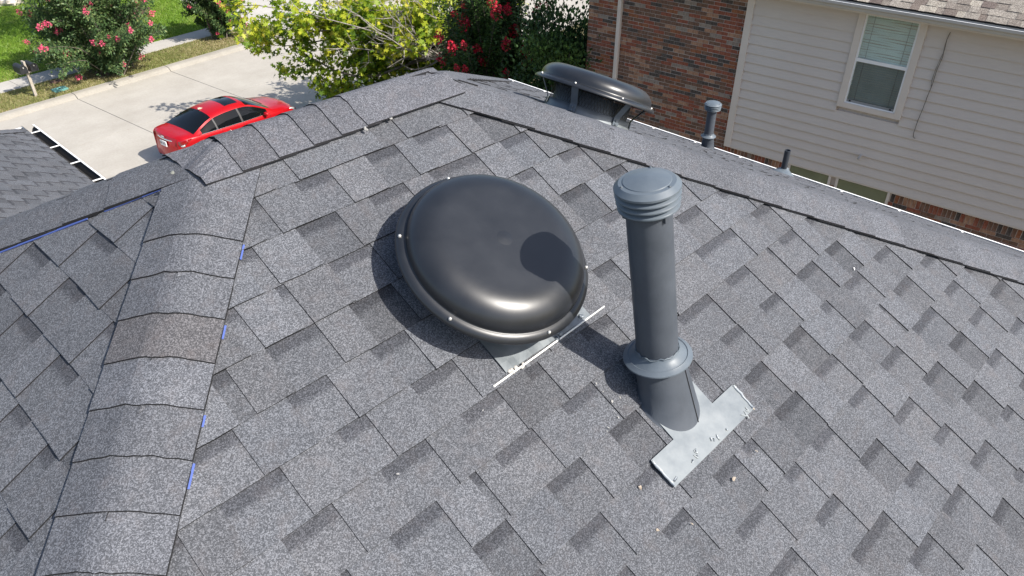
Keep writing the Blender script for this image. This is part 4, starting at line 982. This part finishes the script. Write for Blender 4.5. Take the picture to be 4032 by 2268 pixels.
for sgn in (-1, 1):
    G = grid(sgn)
    for i in range(len(xsn)-1):
        for j in range(NJ-1):
            k_ = facekind(i, j)
            if k_ in ('quarter', 'rear_door', 'front_door', 'pillarB', 'pillarC'): k_ += '+' if sgn > 0 else '-'
            q = [G[i][j], G[i+1][j], G[i+1][j+1], G[i][j+1]]
            if sgn > 0: q = q[::-1]
            xm = (xsn[i]+xsn[i+1])/2
            # wheel arches: leave the openings out
            if j <= 2 and any(abs(xm-wx) < .34 - .05*j for wx in (.95, 3.66)): continue
            buckets.setdefault(k_, MB()).add(q, [(0, 1, 2, 3)])
    # end caps
    for i, rev in ((0, sgn > 0), (len(xsn)-1, sgn < 0)):
        ring = [G[i][j] for j in range(NJ)]+[(G[i][-1][0], 0, G[i][0][2])]
        buckets['body'].add(ring, [tuple(range(len(ring))) if not rev else tuple(reversed(range(len(ring))))])
def weld(o, d=.0005):
    import bmesh
    bm = bmesh.new(); bm.from_mesh(o.data); bmesh.ops.remove_doubles(bm, verts=bm.verts, dist=d); bm.to_mesh(o.data); bm.free()
for k_, mb in buckets.items():
    nm, mt = {'body': ('body', M['carred']), 'rear_window': ('rear_window', M['carglass']), 'windscreen': ('windscreen', M['carglass']), 'sunroof': ('sunroof', M['carglass'])}.get(k_, ('side_window', M['carglass']) if 'pillar' not in k_ else ('window_pillar', M['plastic']))
    o = mb.build(nm, mt, car, smooth=True); weld(o); me = o.data; me.polygons.foreach_set('use_smooth', [True]*len(me.polygons))
b = MB(); b.box(.35, 4.25, -.78, .78, .17, .5); b.build('underbody', M['plastic'], car)
for wx in (.95, 3.66):
    for sgn in (-1, 1):
        w_ = empty('wheel', (wx, sgn*.80, .325)); w_.parent = car; w_.rotation_euler = (R(90)*-sgn, 0, 0)
        m = MB(); m.lathe([(.20, -.10), (.29, -.105), (.322, -.08), (.325, 0), (.322, .08), (.29, .105), (.21, .10), (.20, .08)], 40); m.build('tyre', M['rubber'], w_, smooth=True)
        m = MB(); m.lathe([(.21, .09), (.195, .08), (.19, .02), (.05, .04), (.045, .07), (.0005, .075)], 30)
        for q in range(5):
            a = q*2*math.pi/5; m.tube([(.04*math.cos(a), .04*math.sin(a), .07), (.2*math.cos(a), .2*math.sin(a), .085)], .022, 5)
        m.build('rim', M['alloy'], w_)
        m = MB(); m.lathe([(.345, .09), (.355, -.12), (.05, -.14)], 32); lw_ = m.build('wheel_arch', M['plastic'], w_)
def surf(x, jf, sgn, out=.006):
    i = max(0, min(len(xsn)-2, int(np.searchsorted(xsn, x))-1)); t = (x-xsn[i])/(xsn[i+1]-xsn[i]); j = int(min(jf, NJ-2)); u = jf-j
    A = section(x); p = np.array(A[j])*(1-u)+np.array(A[j+1])*u
    return np.array((bow(x, jf, abs(p[0])), sgn*(p[0]+out), p[1]+(out if jf > 6 else 0)))
for sgn in (-1, 1):
    ch = [surf(x, 6.6, sgn, .006) for x in np.linspace(.72, 3.2, 26)]
    m = MB(); m.tube(ch, .010, 6); m.build('belt_trim', M['chrome'], car, smooth=True)
    for x in (1.62, 2.52):
        m = MB(); p = surf(x, 4.25, sgn, .015); m.tube([p+np.array((-.11, 0, 0)), p+np.array((-.08, sgn*.022, .004)), p+np.array((.07, sgn*.022, .006)), p+np.array((.1, 0, .004))], .014, 8); m.build('door_handle', M['carred'] if False else M['chrome'], car, smooth=True)
    for x, tp in ((1.42, 6.4), (2.23, 6.4), (3.22, 6.2)):
        m = MB(); m.tube([surf(x+(.16*(1-t) if x == 1.42 else 0), .6+t*(tp-.6), sgn, .001) for t in np.linspace(.1 if x != 1.42 else .28, 1, 9)], .004, 4); m.build('door_gap', M['plastic'], car)
    p = surf(3.02, 6.8, sgn, 0.); mr = MB()                         # door mirror
    V = []
    for i in range(7):
        for j in range(10):
            a, c = math.pi*(i/6-.5), 2*math.pi*j/10; V.append(p+np.array((.075*math.cos(a)*math.cos(c)+.02, sgn*(.09+.10*math.sin(a)), .05+.062*math.cos(a)*math.sin(c))))
    mr.add(V, [(i*10+j, i*10+(j+1) % 10, (i+1)*10+(j+1) % 10, (i+1)*10+j) for i in range(6) for j in range(10)])
    mo = mr.build('door_mirror', M['carred'], car, smooth=True)
    m = MB(); m.tube([p+np.array((.03, 0, .02)), p+np.array((.02, sgn*.04, .04))], .02, 6); m.build('mirror_stalk', M['plastic'], mo)
    # tail lamp: patch wrapped around the rear corner
    def patch(name, cells, m_, out):
        bq = MB()
        V = [surf(x, j, sgn, out) for x, j in cells]; nx = int(len(cells)/4)
        bq.add(V, [(4*i+q, 4*i+q+1, 4*(i+1)+q+1, 4*(i+1)+q) for i in range(nx-1) for q in range(3)]); oo = bq.build(name, m_, car, smooth=True); sdf = oo.modifiers.new('s', 'SOLIDIFY'); sdf.thickness = .012; sdf.offset = 0; return oo
    patch('tail_lamp', [(x, jj) for x, lo, hi in ((.03, 4.0, 5.2), (.10, 3.85, 5.35), (.2, 3.9, 5.5), (.32, 4.3, 5.55), (.46, 4.95, 5.5)) for jj in np.linspace(lo, hi, 4)], M['tail'], .008)
    patch('reversing_lamp', [(x, jj) for x, lo, hi in ((.06, 3.80, 3.95), (.12, 3.74, 3.95), (.18, 3.8, 4.0)) for jj in np.linspace(lo, hi, 4)], M['lens'], .009)
    patch('headlamp', [(x, jj) for x, lo, hi in ((4.02, 5.4, 6.0), (4.15, 5.0, 6.2), (4.28, 4.7, 6.2), (4.4, 4.6, 6.0), (4.47, 4.6, 5.6)) for jj in np.linspace(lo, hi, 4)], M['lens'], .010)
# boot lid details
m = MB(); m.tube([(.035+.10*(abs(y)/.5)**2, y, .93-.012*abs(y)) for y in np.linspace(-.44, .44, 11)], .026, 6); m.build('chrome_bar', M['chrome'], car, smooth=True)
pl_ = empty('number_plate', (-.005, 0, .80)); pl_.parent = car
m = MB(); m.box(-.012, .014, -.155, .155, -.08, .08); m.build('plate', M['plate'], pl_)
cu = bpy.data.curves.new('plate_text', 'FONT'); cu.body = 'FBF 4711'; cu.size = .085; cu.align_x = 'CENTER'; cu.align_y = 'CENTER'; cu.extrude = .001
to = bpy.data.objects.new('plate_text', cu); dg = bpy.context.evaluated_depsgraph_get(); col.objects.link(to); bpy.context.view_layer.update()
me = bpy.data.meshes.new_from_object(to.evaluated_get(bpy.context.evaluated_depsgraph_get())); bpy.data.objects.remove(to); me.materials.clear(); me.materials.append(M['plastic'])
to = bpy.data.objects.new('lettering', me); col.objects.link(to); to.parent = pl_; to.rotation_euler = (R(90), 0, R(-90)); to.location = (-.0135, 0, -.005)
m = MB(); m.add([(.01, y, z) for y, z in ((.085, .015), (.03, .022), (-.03, .022), (-.085, .015), (-.075, -.015), (-.03, -.022), (.03, -.022), (.075, -.015))]+[(.03, y, z) for y, z in ((.085, .015), (.03, .022), (-.03, .022), (-.085, .015), (-.075, -.015), (-.03, -.022), (.03, -.022), (.075, -.015))], [tuple(range(8))]+[(i, 8+i, 8+(i+1) % 8, (i+1) % 8) for i in range(8)])
o = m.build('emblem', M['chrome'], car); o.location = (.0, 0, 1.005)
m = MB(); m.tube([(.10+.20*(abs(y)/.8)**2.2, y, .40) for y in np.linspace(-.74, .74, 13)], .012, 5); m.build('bumper_line', M['plastic'], car)
m = MB(); m.tube([(.22, -.55, .27), (-.02, -.55, .255)], .032, 10); m.build('exhaust', M['plastic'], car)
p = surf(1.42, 13, 1, 0.); m = MB(); m.add([p+np.array(v) for v in ((-.10, -.026, 0), (-.10, .026, 0), (.09, .03, -.01), (.09, -.03, -.01), (-.10, 0, .05), (-.02, 0, .045))], [(0, 4, 1), (0, 3, 5, 4), (1, 4, 5, 2), (2, 5, 3), (0, 1, 2, 3)]); m.build('roof_antenna', M['wood'], car)
for y in (-.30, .28):
    m = MB(); q = [surf(3.36-.05*t, 13-abs(y+t*.5)*3.4, 1 if y+t*.5 > 0 else -1, .012) for t in np.linspace(0, .9, 6)]; m.tube(q, .008, 4); m.build('wiper', M['plastic'], car)
# ------------------------------------------------------------------ planting
def leaf_cloud(name, parent, centers, dirs, size, aspect, m, tints, lobed=False, droop=.3, fold_=.25):
    """one mesh of many small leaves; centers/dirs (n,3)"""
    n = len(centers)
    d = dirs/np.linalg.norm(dirs, axis=1, keepdims=True)
    nr = rng.normal(0, 1, (n, 3)); nr[:, 2] = np.abs(nr[:, 2])+.5
    sd = np.cross(d, nr); sd /= np.linalg.norm(sd, axis=1, keepdims=True); up_ = np.cross(sd, d)
    L = size*rng.uniform(.65, 1.25, n)[:, None]; Wd = L*aspect
    if not lobed:
        sh = [(0, 0, 0), (.45, .5, fold_*.5), (1, 0, -droop*.3), (.45, -.5, fold_*.5)]
    else:
        sh = [(0, 0, 0), (.22, .16, .05), (.36, .62, .1), (.46, .2, .05), (.72, .5, .05), (.72, .14, 0), (1, 0, -.12), (.72, -.14, 0), (.72, -.5, .05), (.46, -.2, .05), (.36, -.62, .1), (.22, -.16, .05)]
    V = np.stack([centers+d*L*a+sd*Wd*b_+up_*L*c for a, b_, c in sh], 1).reshape(-1, 3); kf = len(sh)
    return arr_mesh(name, V, np.arange(n*kf).reshape(-1, kf), m, parent, tints)
def limb(mb, p0, p1, r0, r1, wig=.08, n=6, mi=0):
    p0, p1 = np.asarray(p0, float), np.asarray(p1, float); L = np.linalg.norm(p1-p0); pts = []
    o1 = rng.normal(0, wig*L, 3)
    for i in range(n+1):
        t = i/n; pts.append(p0+(p1-p0)*t+o1*math.sin(math.pi*t)+rng.normal(0, wig*.12*L, 3)*(0 < i < n))
    mb.tube(pts, [r0+(r1-r0)*i/n for i in range(n+1)], 6, mi); return pts
def myrtle(name, base, label, group, nb_, height, spread, leaves, lsize, petals, nflower, leafm, flm, lean=(0, 0), fsize=.11, low=.02):
    t = empty(name, base); tag(t, label, 'shrub', group)
    st = MB(); C = []; Dv = []; tips = []
    for i in range(nb_):
        a = rng.uniform(0, 2*math.pi); f = rng.uniform(low, 1)
        hgt = height*(.12+.88*f)*rng.uniform(.85, 1.05); rad = spread*rng.uniform(.25, 1.)*(.45+.55*min(1, f/.4))*(.5+.5*math.sin(math.pi*min(1, .25+f*.7)))
        tip = np.array((rad*math.cos(a)+lean[0]*f, rad*math.sin(a)+lean[1]*f, hgt)); r0 = spread*.10
        p0 = np.array((r0*rng.normal(), r0*rng.normal(), 0)); mid = p0*.5+tip*.45+np.array((0, 0, hgt*.18))
        pts = [p0+(mid-p0)*q for q in np.linspace(0, 1, 4)]+[mid+(tip-mid)*q+np.array((0, 0, -.10*rad*q*q)) for q in np.linspace(.2, 1, 5)]
        st.tube(pts, list(np.linspace(.022, .004, len(pts))), 5)
        tips.append((pts[-1], pts[-1]-pts[-3]))
        nl = int(leaves/nb_)
        q = rng.beta(2.2, 1.25, nl)*(len(pts)-1.001); i0 = q.astype(int); fr_ = (q-i0)[:, None]; P = np.array(pts)
        c = P[i0]*(1-fr_)+P[i0+1]*fr_; ax = P[i0+1]-P[i0]; ax /= np.linalg.norm(ax, axis=1, keepdims=True)
        o_ = rng.normal(0, 1, (nl, 3)); o_ -= ax*(o_*ax).sum(1, keepdims=True); o_ /= np.linalg.norm(o_, axis=1, keepdims=True)
        C.append(c+o_*rng.uniform(.0, .16, nl)[:, None]*spread/2.); Dv.append(ax*.5+o_*.9)
        if i % 2 == 0:                                      # side sprays
            for s_ in range(2):
                b0 = pts[rng.integers(3, len(pts)-1)]; e = b0+rng.normal(0, 1, 3)*np.array((.35, .35, .22))*spread*.38; st.tube([b0, b0*.5+e*.5+np.array((0, 0, .05)), e], [.008, .006, .003], 4); nl2 = nl//3
                q = rng.uniform(.1, 1, nl2)[:, None]; ax = (e-b0)/np.linalg.norm(e-b0); o_ = rng.normal(0, 1, (nl2, 3)); o_ /= np.linalg.norm(o_, axis=1, keepdims=True)
                C.append(b0+(e-b0)*q+o_*.06); Dv.append(ax*.6+o_*.8); tips.append((e, e-b0))
    st.build('stems', M['bark'], t, smooth=True)
    C = np.concatenate(C); Dv = np.concatenate(Dv); z = C[:, 2]
    k_ = z > .06; C, Dv = C[k_], Dv[k_]
    tn = np.clip(.30+.22*rng.normal(0, 1, len(C))+.18*np.sin(C[:, 0]*5+1)*np.sin(C[:, 1]*5)+.1, 0, 1)
    leaf_cloud('foliage', t, C, Dv, lsize, .55, leafm, tn)
    # blossom clusters, one mesh shared
    idx = rng.permutation(len(tips))[:nflower]; pm = None
    for i in idx:
        p, d = tips[i]
        if pm is None:
            n = petals; u = rng.normal(0, 1, (n, 3)); u /= np.linalg.norm(u, axis=1, keepdims=True); u *= rng.uniform(.35, 1, n)[:, None]; u[:, 2] *= 1.5
            ob = leaf_cloud('blossom', t, u*fsize*.75, u+rng.normal(0, .5, (n, 3)), fsize*.42, .9, flm, np.clip(rng.normal(.5, .25, n), 0, 1)); pm = ob.data
        else: ob = bpy.data.objects.new('blossom', pm); col.objects.link(ob); ob.parent = t
        dd = unit(np.asarray(d)+np.array((0, 0, .12))); ob.matrix_local = Matrix.Translation(p+dd*fsize*.5) @ Vector(dd).to_track_quat('Z', 'Y').to_matrix().to_4x4() @ Matrix.Scale(float(rng.uniform(.6, 1.25)), 4)
    return t
myrtle('crape_myrtle', S2W(13.97, 31.9, .13), 'wide crape myrtle with pink blossoms on the verge beside the mailboxes', 'crape myrtles', 150, 4.2, 3.25, 44000, .115, 60, 90, M['myrtleleaf'], M['pink'], (-.35, .2), .13)
myrtle('crape_myrtle', S2W(19.4, 32.07, .13), 'smaller crape myrtle with pink blossoms on the verge near the driveway', 'crape myrtles', 80, 3.6, 1.6, 26000, .11, 60, 52, M['myrtleleaf'], M['pink'], (0, .1), .12)
def gp(px, d, z=0.):
    """ground point in the picture column px at plan distance d"""
    r_ = ray(px, 300); q = r_[:2]/np.linalg.norm(r_[:2])*d; return np.array((q[0], q[1], z))
myrtle('red_crape_myrtle', gp(1950, 20.5, .8), 'tall dark crape myrtle with crimson blossoms left of the brick wall', 'crape myrtles', 120, 6.3, 1.9, 42000, .09, 70, 130, M['darkleaf'], M['red'], (0, 0), .15, .45)
def bush(name, base, label, group, w_, h_, n, lsize, m, bright=0.):
    t = empty(name, base); tag(t, label, 'shrub', group); st = MB(); C = []
    ncl = 46
    for i in range(ncl):
        u = rng.normal(0, 1, 3); u /= np.linalg.norm(u); rr = rng.uniform(.35, 1.)
        c = np.array((u[0]*w_*rr, u[1]*w_*rr, h_*(.5+.5*u[2]*rr))); c[2] = max(c[2], .15)
        if i % 3 == 0: st.tube([(0, 0, 0), c*np.array((.3, .3, .55)), c], [.03, .018, .006], 5)
        C.append(c+rng.normal(0, 1, (n//ncl, 3))*np.array((.26, .26, .24))*w_*.8)
    st.build('stems', M['bark'], t); C = np.concatenate(C); C = C[C[:, 2] > .05]
    o = C-np.array((0, 0, h_*.4)); leaf_cloud('foliage', t, C, o+rng.normal(0, .8, C.shape), lsize, .6, m, np.clip(.32+bright+.2*rng.normal(0, 1, len(C))+.2*np.sin(C[:, 2]*4+C[:, 0]*3), 0, 1)); return t
bush('dark_shrub', gp(2200, 18.2, 1.0), 'dense dark green shrub against the end of the brick wall', 'shrubs by the brick wall', 1.35, 5.4, 15000, .11, M['darkleaf'])
bush('dark_shrub', gp(2075, 19.3, .9), 'bright leaved green shrub between the crimson myrtle and the wall', 'shrubs by the brick wall', .8, 3.9, 8000, .11, M['darkleaf'], .25)
bush('dark_shrub', gp(2330, 20.5, 1.0), 'dark evergreen shrub standing furthest behind the brick corner', 'shrubs by the brick wall', 1.2, 4.6, 9000, .10, M['darkleaf'])
# broadleaf tree in the front yard
TB = gp(1830, 26.0, .3)
tree = empty('yard_tree', TB); tag(tree, 'broad tree with yellow green lobed leaves and bare grey twigs over the street', 'tree')
tk = MB(); tw = MB(); C = []; Dv = []
top = np.array((.15, -.1, 2.7)); limb(tk, (0, 0, -.2), top, .20, .13, .02)
def T(px, py, d): # branch tip target given as a picture direction at plan distance d
    r_ = ray(px, py); s_ = d/np.hypot(r_[0], r_[1]); return CAM+r_*s_-TB
targets = [(1010, 20, 26.9), (1060, 140, 27.4), (1130, 60, 25.9), (1180, 260, 27.9), (1150, 180, 26.4), (1260, 330, 27.4), (1330, 360, 26.9), (1290, 80, 26.4), (1380, 180, 26.4), (1450, 40, 25.7), (1490, 280, 26.2), (1560, 350, 26.2), (1600, 120, 26.2), (1660, 240, 26.7), (1700, 60, 27.2), (1780, 150, 27.2), (1750, 300, 27.2), (2000, -120, 29.2), (1900, 60, 28.7), (1750, -120, 25.7), (1440, 230, 27.7), (1350, 130, 29.2), (1650, 20, 28.2), (1240, 110, 26), (1330, 60, 26.2), (1180, 120, 26.4), (1500, 190, 25.8), (1420, 110, 25.6), (1580, 60, 25.8)]
for px, py, d in targets:
    e = T(px, py, d); st0 = top*rng.uniform(.75, 1.0); pts = limb(tk, st0, e, .062, .014, .10, 7)
    for j in range(9):
        b0 = pts[rng.integers(3, 8)]; e2 = b0+rng.normal(0, 1, 3)*np.array((.75, .75, .5)); tk.tube([b0, b0*.5+e2*.5+rng.normal(0, .05, 3), e2], [.013, .009, .004], 4)
        nl = 66; q = rng.beta(2., 1., nl)[:, None]; c = b0+(e2-b0)*q+rng.normal(0, .15, (nl, 3)); C.append(c); Dv.append((e2-b0)[None]*.4+rng.normal(0, .6, (nl, 3))-np.array((0, 0, .35)))
tk.build('trunk', M['bark'], tree, smooth=True)
bare = [(1180, 40, 24.8), (1330, 20, 24.3), (1420, 70, 24.2), (1500, 10, 24), (1560, 60, 24.2), (1620, 110, 24.4), (1700, 40, 24.6), (1640, 170, 24.8), (1480, 150, 24.5), (1360, 190, 24.9), (1550, 230, 25), (1720, 190, 25.2), (1600, -30, 24.5)]
for px, py, d in bare:
    s0 = T(1730, 235, 25.3) if px < 1600 else T(1770, 250, 25.6); e = T(px, py, d); pts = limb(tw, s0, e, .034, .009, .07, 7)
    for j in range(8):
        b0 = pts[rng.integers(2, 8)]; dirn = (e-s0)/np.linalg.norm(e-s0); e2 = b0+(dirn*.6+rng.normal(0, .5, 3))*rng.uniform(.3, .95); md = b0*.5+e2*.5+rng.normal(0, .05, 3); tw.tube([b0, md, e2], [.013, .010, .005], 4)
        for q_ in range(3): e3 = md+(dirn*.3+rng.normal(0, .5, 3))*rng.uniform(.15, .45); tw.tube([md, e3], [.008, .005], 3)
tw.build('bare_twigs', M['greybark'], tree)
C = np.concatenate(C); Dv = np.concatenate(Dv)
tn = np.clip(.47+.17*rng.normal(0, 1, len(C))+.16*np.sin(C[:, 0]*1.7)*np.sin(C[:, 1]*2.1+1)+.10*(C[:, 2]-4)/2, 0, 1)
leaf_cloud('crown', tree, C, Dv, .225, .72, M['oakleaf'], tn, lobed=True)
# ------------------------------------------------------------------ street furniture on the far side
mbx = empty('mailbox_pair', S2W(10.83, 31.41, .13), Matrix.Rotation(SA, 3, 'Z')); tag(mbx, 'two black mailboxes side by side on a weathered wooden post', 'mailbox')
m = MB(); m.box(-.05, .05, -.05, .05, 0, 1.10); m.build('post', M['wood'], mbx, bevel=.006)
m = MB(); m.box(-.30, .30, -.16, .16, .93, .97); m.build('cross_board', M['wood'], mbx)
m = MB(); m.box(-.035, .035, -.05, .16, .97, 1.33); m.build('divider_board', M['wood'], mbx)
for sx in (-.19, .19):
    bx = empty('letter_box', (sx, 0, .975)); bx.parent = mbx; m = MB(); seg = 9; V = []
    pr = [(-.125, 0)]+[(-.125*math.cos(a), .17+.125*math.sin(a)) for a in np.linspace(0, math.pi, seg)]+[(.125, 0)]; kk = len(pr)
    V = [(x, y, z) for y in (-.29, .29) for x, z in pr]; m.add(V, [(i, (i+1) % kk, kk+(i+1) % kk, kk+i) for i in range(kk)]+[tuple(range(kk)), tuple(range(2*kk-1, kk-1, -1))]); m.build('box', M['mbox'], bx)
    m = MB(); V = [(x*1.06, y, z*1.03) for y in (-.305, -.27) for x, z in pr]; m.add(V, [(i, (i+1) % kk, kk+(i+1) % kk, kk+i) for i in range(kk)]+[tuple(range(kk)), tuple(range(2*kk-1, kk-1, -1))]); m.build('door', M['mbox'], bx)
    m = MB(); m.box(-.02, .02, -.33, -.3, .2, .24); m.build('latch', M['screw'], bx)
def lid(name, s, t, lx, ly, m_, label, cat, rnd=.06):
    e = empty(name, S2W(s, t, .136), Matrix.Rotation(SA, 3, 'Z')); tag(e, label, cat); m = MB(); pts = []
    for cx, cy, a0 in ((1, 1, 0), (-1, 1, 90), (-1, -1, 180), (1, -1, 270)):
        for a in range(0, 91, 30): pts.append((cx*(lx/2-rnd)+rnd*math.cos(R(a0+a)), cy*(ly/2-rnd)+rnd*math.sin(R(a0+a))))
    n_ = len(pts); m.add([(x, y, 0) for x, y in pts]+[(x, y, .05) for x, y in pts], [tuple(range(n_, 2*n_))]+[(i, (i+1) % n_, n_+(i+1) % n_, n_+i) for i in range(n_)]); m.build('lid', m_, e)
    m = MB(); m.box(-.05, .05, -.012, .012, .05, .06); m.build('grip', M['edge'], e)
lid('utility_lid', 11.70, 31.32, .52, .42, M['teal'], 'faded teal plastic utility cover set in the verge', 'cover')
lid('meter_lid', 12.05, 32.28, .46, .34, M['rust'], 'rusty brown meter cover at the edge of the pavement', 'cover', .1)
dr = at_z(2045*.46584, 103*.46584, .17); m = MB(); m.lathe([(.22, .0), (.22, .012), (.17, .02), (.0005, .02)], 24); o = m.build('drain_cover', M['edge'], None); o.location = dr; tag(o, 'small round dark drain cover set in the opposite driveway', 'cover')
# mulch bed, stones, fallen litter under the myrtles
def disc(name, c, r_, m_, label, cat, z, kind=None):
    b = MB(); n_ = 28; V = [(0, 0, .06)]
    for k_, (f, h_) in enumerate(((.6, .05), (1., 0.))):
        for i in range(n_): a = 2*math.pi*i/n_; q = r_*f*(1+.10*math.sin(3*a+1)+.05*math.sin(7*a)); V.append((q*math.cos(a), q*math.sin(a), h_+rng.normal(0, .008)))
    b.add(V, [(0, 1+i, 1+(i+1) % n_) for i in range(n_)]+[(1+i, 1+n_+i, 1+n_+(i+1) % n_, 1+(i+1) % n_) for i in range(n_)])
    o = b.build(name, m_, None); o.location = (c[0], c[1], z); tag(o, label, cat, kind=kind); return o
mc = at_z(1055*.46584, 118*.46584, .16)
disc('mulch_bed', mc, 1.25, M['mulch'], None, None, .165, 'structure')
for s, t, r_ in ((13.97, 31.95, .9), (19.4, 32.0, .75)):
    N_ = 900; a = rng.uniform(0, 6.28, N_); q = r_*np.sqrt(rng.uniform(0, 1, N_)); c = np.array([S2W(s+q_*1.3*math.cos(a_), t+.55*q_*math.sin(a_), .17) for q_, a_ in zip(q, a)])
    o = leaf_cloud('leaf_litter', None, c, rng.normal(0, 1, c.shape)*np.array((1, 1, .2)), .06, .6, M['dryblade'], rng.uniform(.3, 1, N_)); tag(o, 'brown leaf litter under the crape myrtle on the verge', 'leaf litter', 'leaf litter', 'stuff')
for i, (x, y) in enumerate(((20, 25), (55, 30), (90, 22), (125, 28), (-20, 30))):
    c = at_z(x*.46584*1.0, y*.46584, .2); b = MB(); V = []
    for j in range(5):
        for q in range(9): a = 2*math.pi*q/9; rr = (.55, .62, .56, .4, .12)[j]*(.75+.35*rng.random()); V.append((rr*math.cos(a), rr*.7*math.sin(a), (0, .16, .3, .38, .41)[j]))
    b.add(V, [(j*9+q, j*9+(q+1) % 9, (j+1)*9+(q+1) % 9, (j+1)*9+q) for j in range(4) for q in range(9)]+[tuple(range(36, 45))]); o = b.build('edging_stone', M['stone'], None); o.location = (c[0], c[1], .14); o.rotation_euler = (0, 0, rng.uniform(0, 3)); tag(o, 'pale rough stone edging the bed at the back of the lawn', 'stone', 'edging stones')
# a shade tree on the opposite lawn (its crown is above the picture; it throws the shade over the grass)
def shade_tree(name, base, h_, w_, n, label):
    t = empty(name, base); tag(t, label, 'tree', 'trees behind the opposite lawn'); tk = MB(); limb(tk, (0, 0, -.2), (0, 0, h_*.45), .24, .16, .02); C = []
    for i in range(26):
        u = rng.normal(0, 1, 3); u /= np.linalg.norm(u); e = np.array((u[0]*w_, u[1]*w_, h_*.68+u[2]*h_*.28)); limb(tk, (0, 0, h_*.42), e, .06, .012, .08, 5); C.append(e*rng.uniform(.7, 1)+rng.normal(0, 1, (n//26, 3))*w_*.27)
    tk.build('trunk', M['bark'], t); C = np.concatenate(C); leaf_cloud('crown', t, C, rng.normal(0, 1, C.shape), .2, .6, M['darkleaf'], np.clip(rng.normal(.4, .2, len(C)), 0, 1))
def above(px, py, h_):
    """foot of a tree whose crown, h_ up, shades the lawn seen at that pixel"""
    g = at_z(px, py, .16); return g-np.array((sdir.x, sdir.y, 0))*(h_/-sdir.z)
shade_tree('shade_tree', above(90, 75, 6.2)*np.array((1, 1, 0))+np.array((0, 0, .15)), 8.4, 2.0, 5200, 'leafy tree standing on the opposite lawn behind the mailboxes')
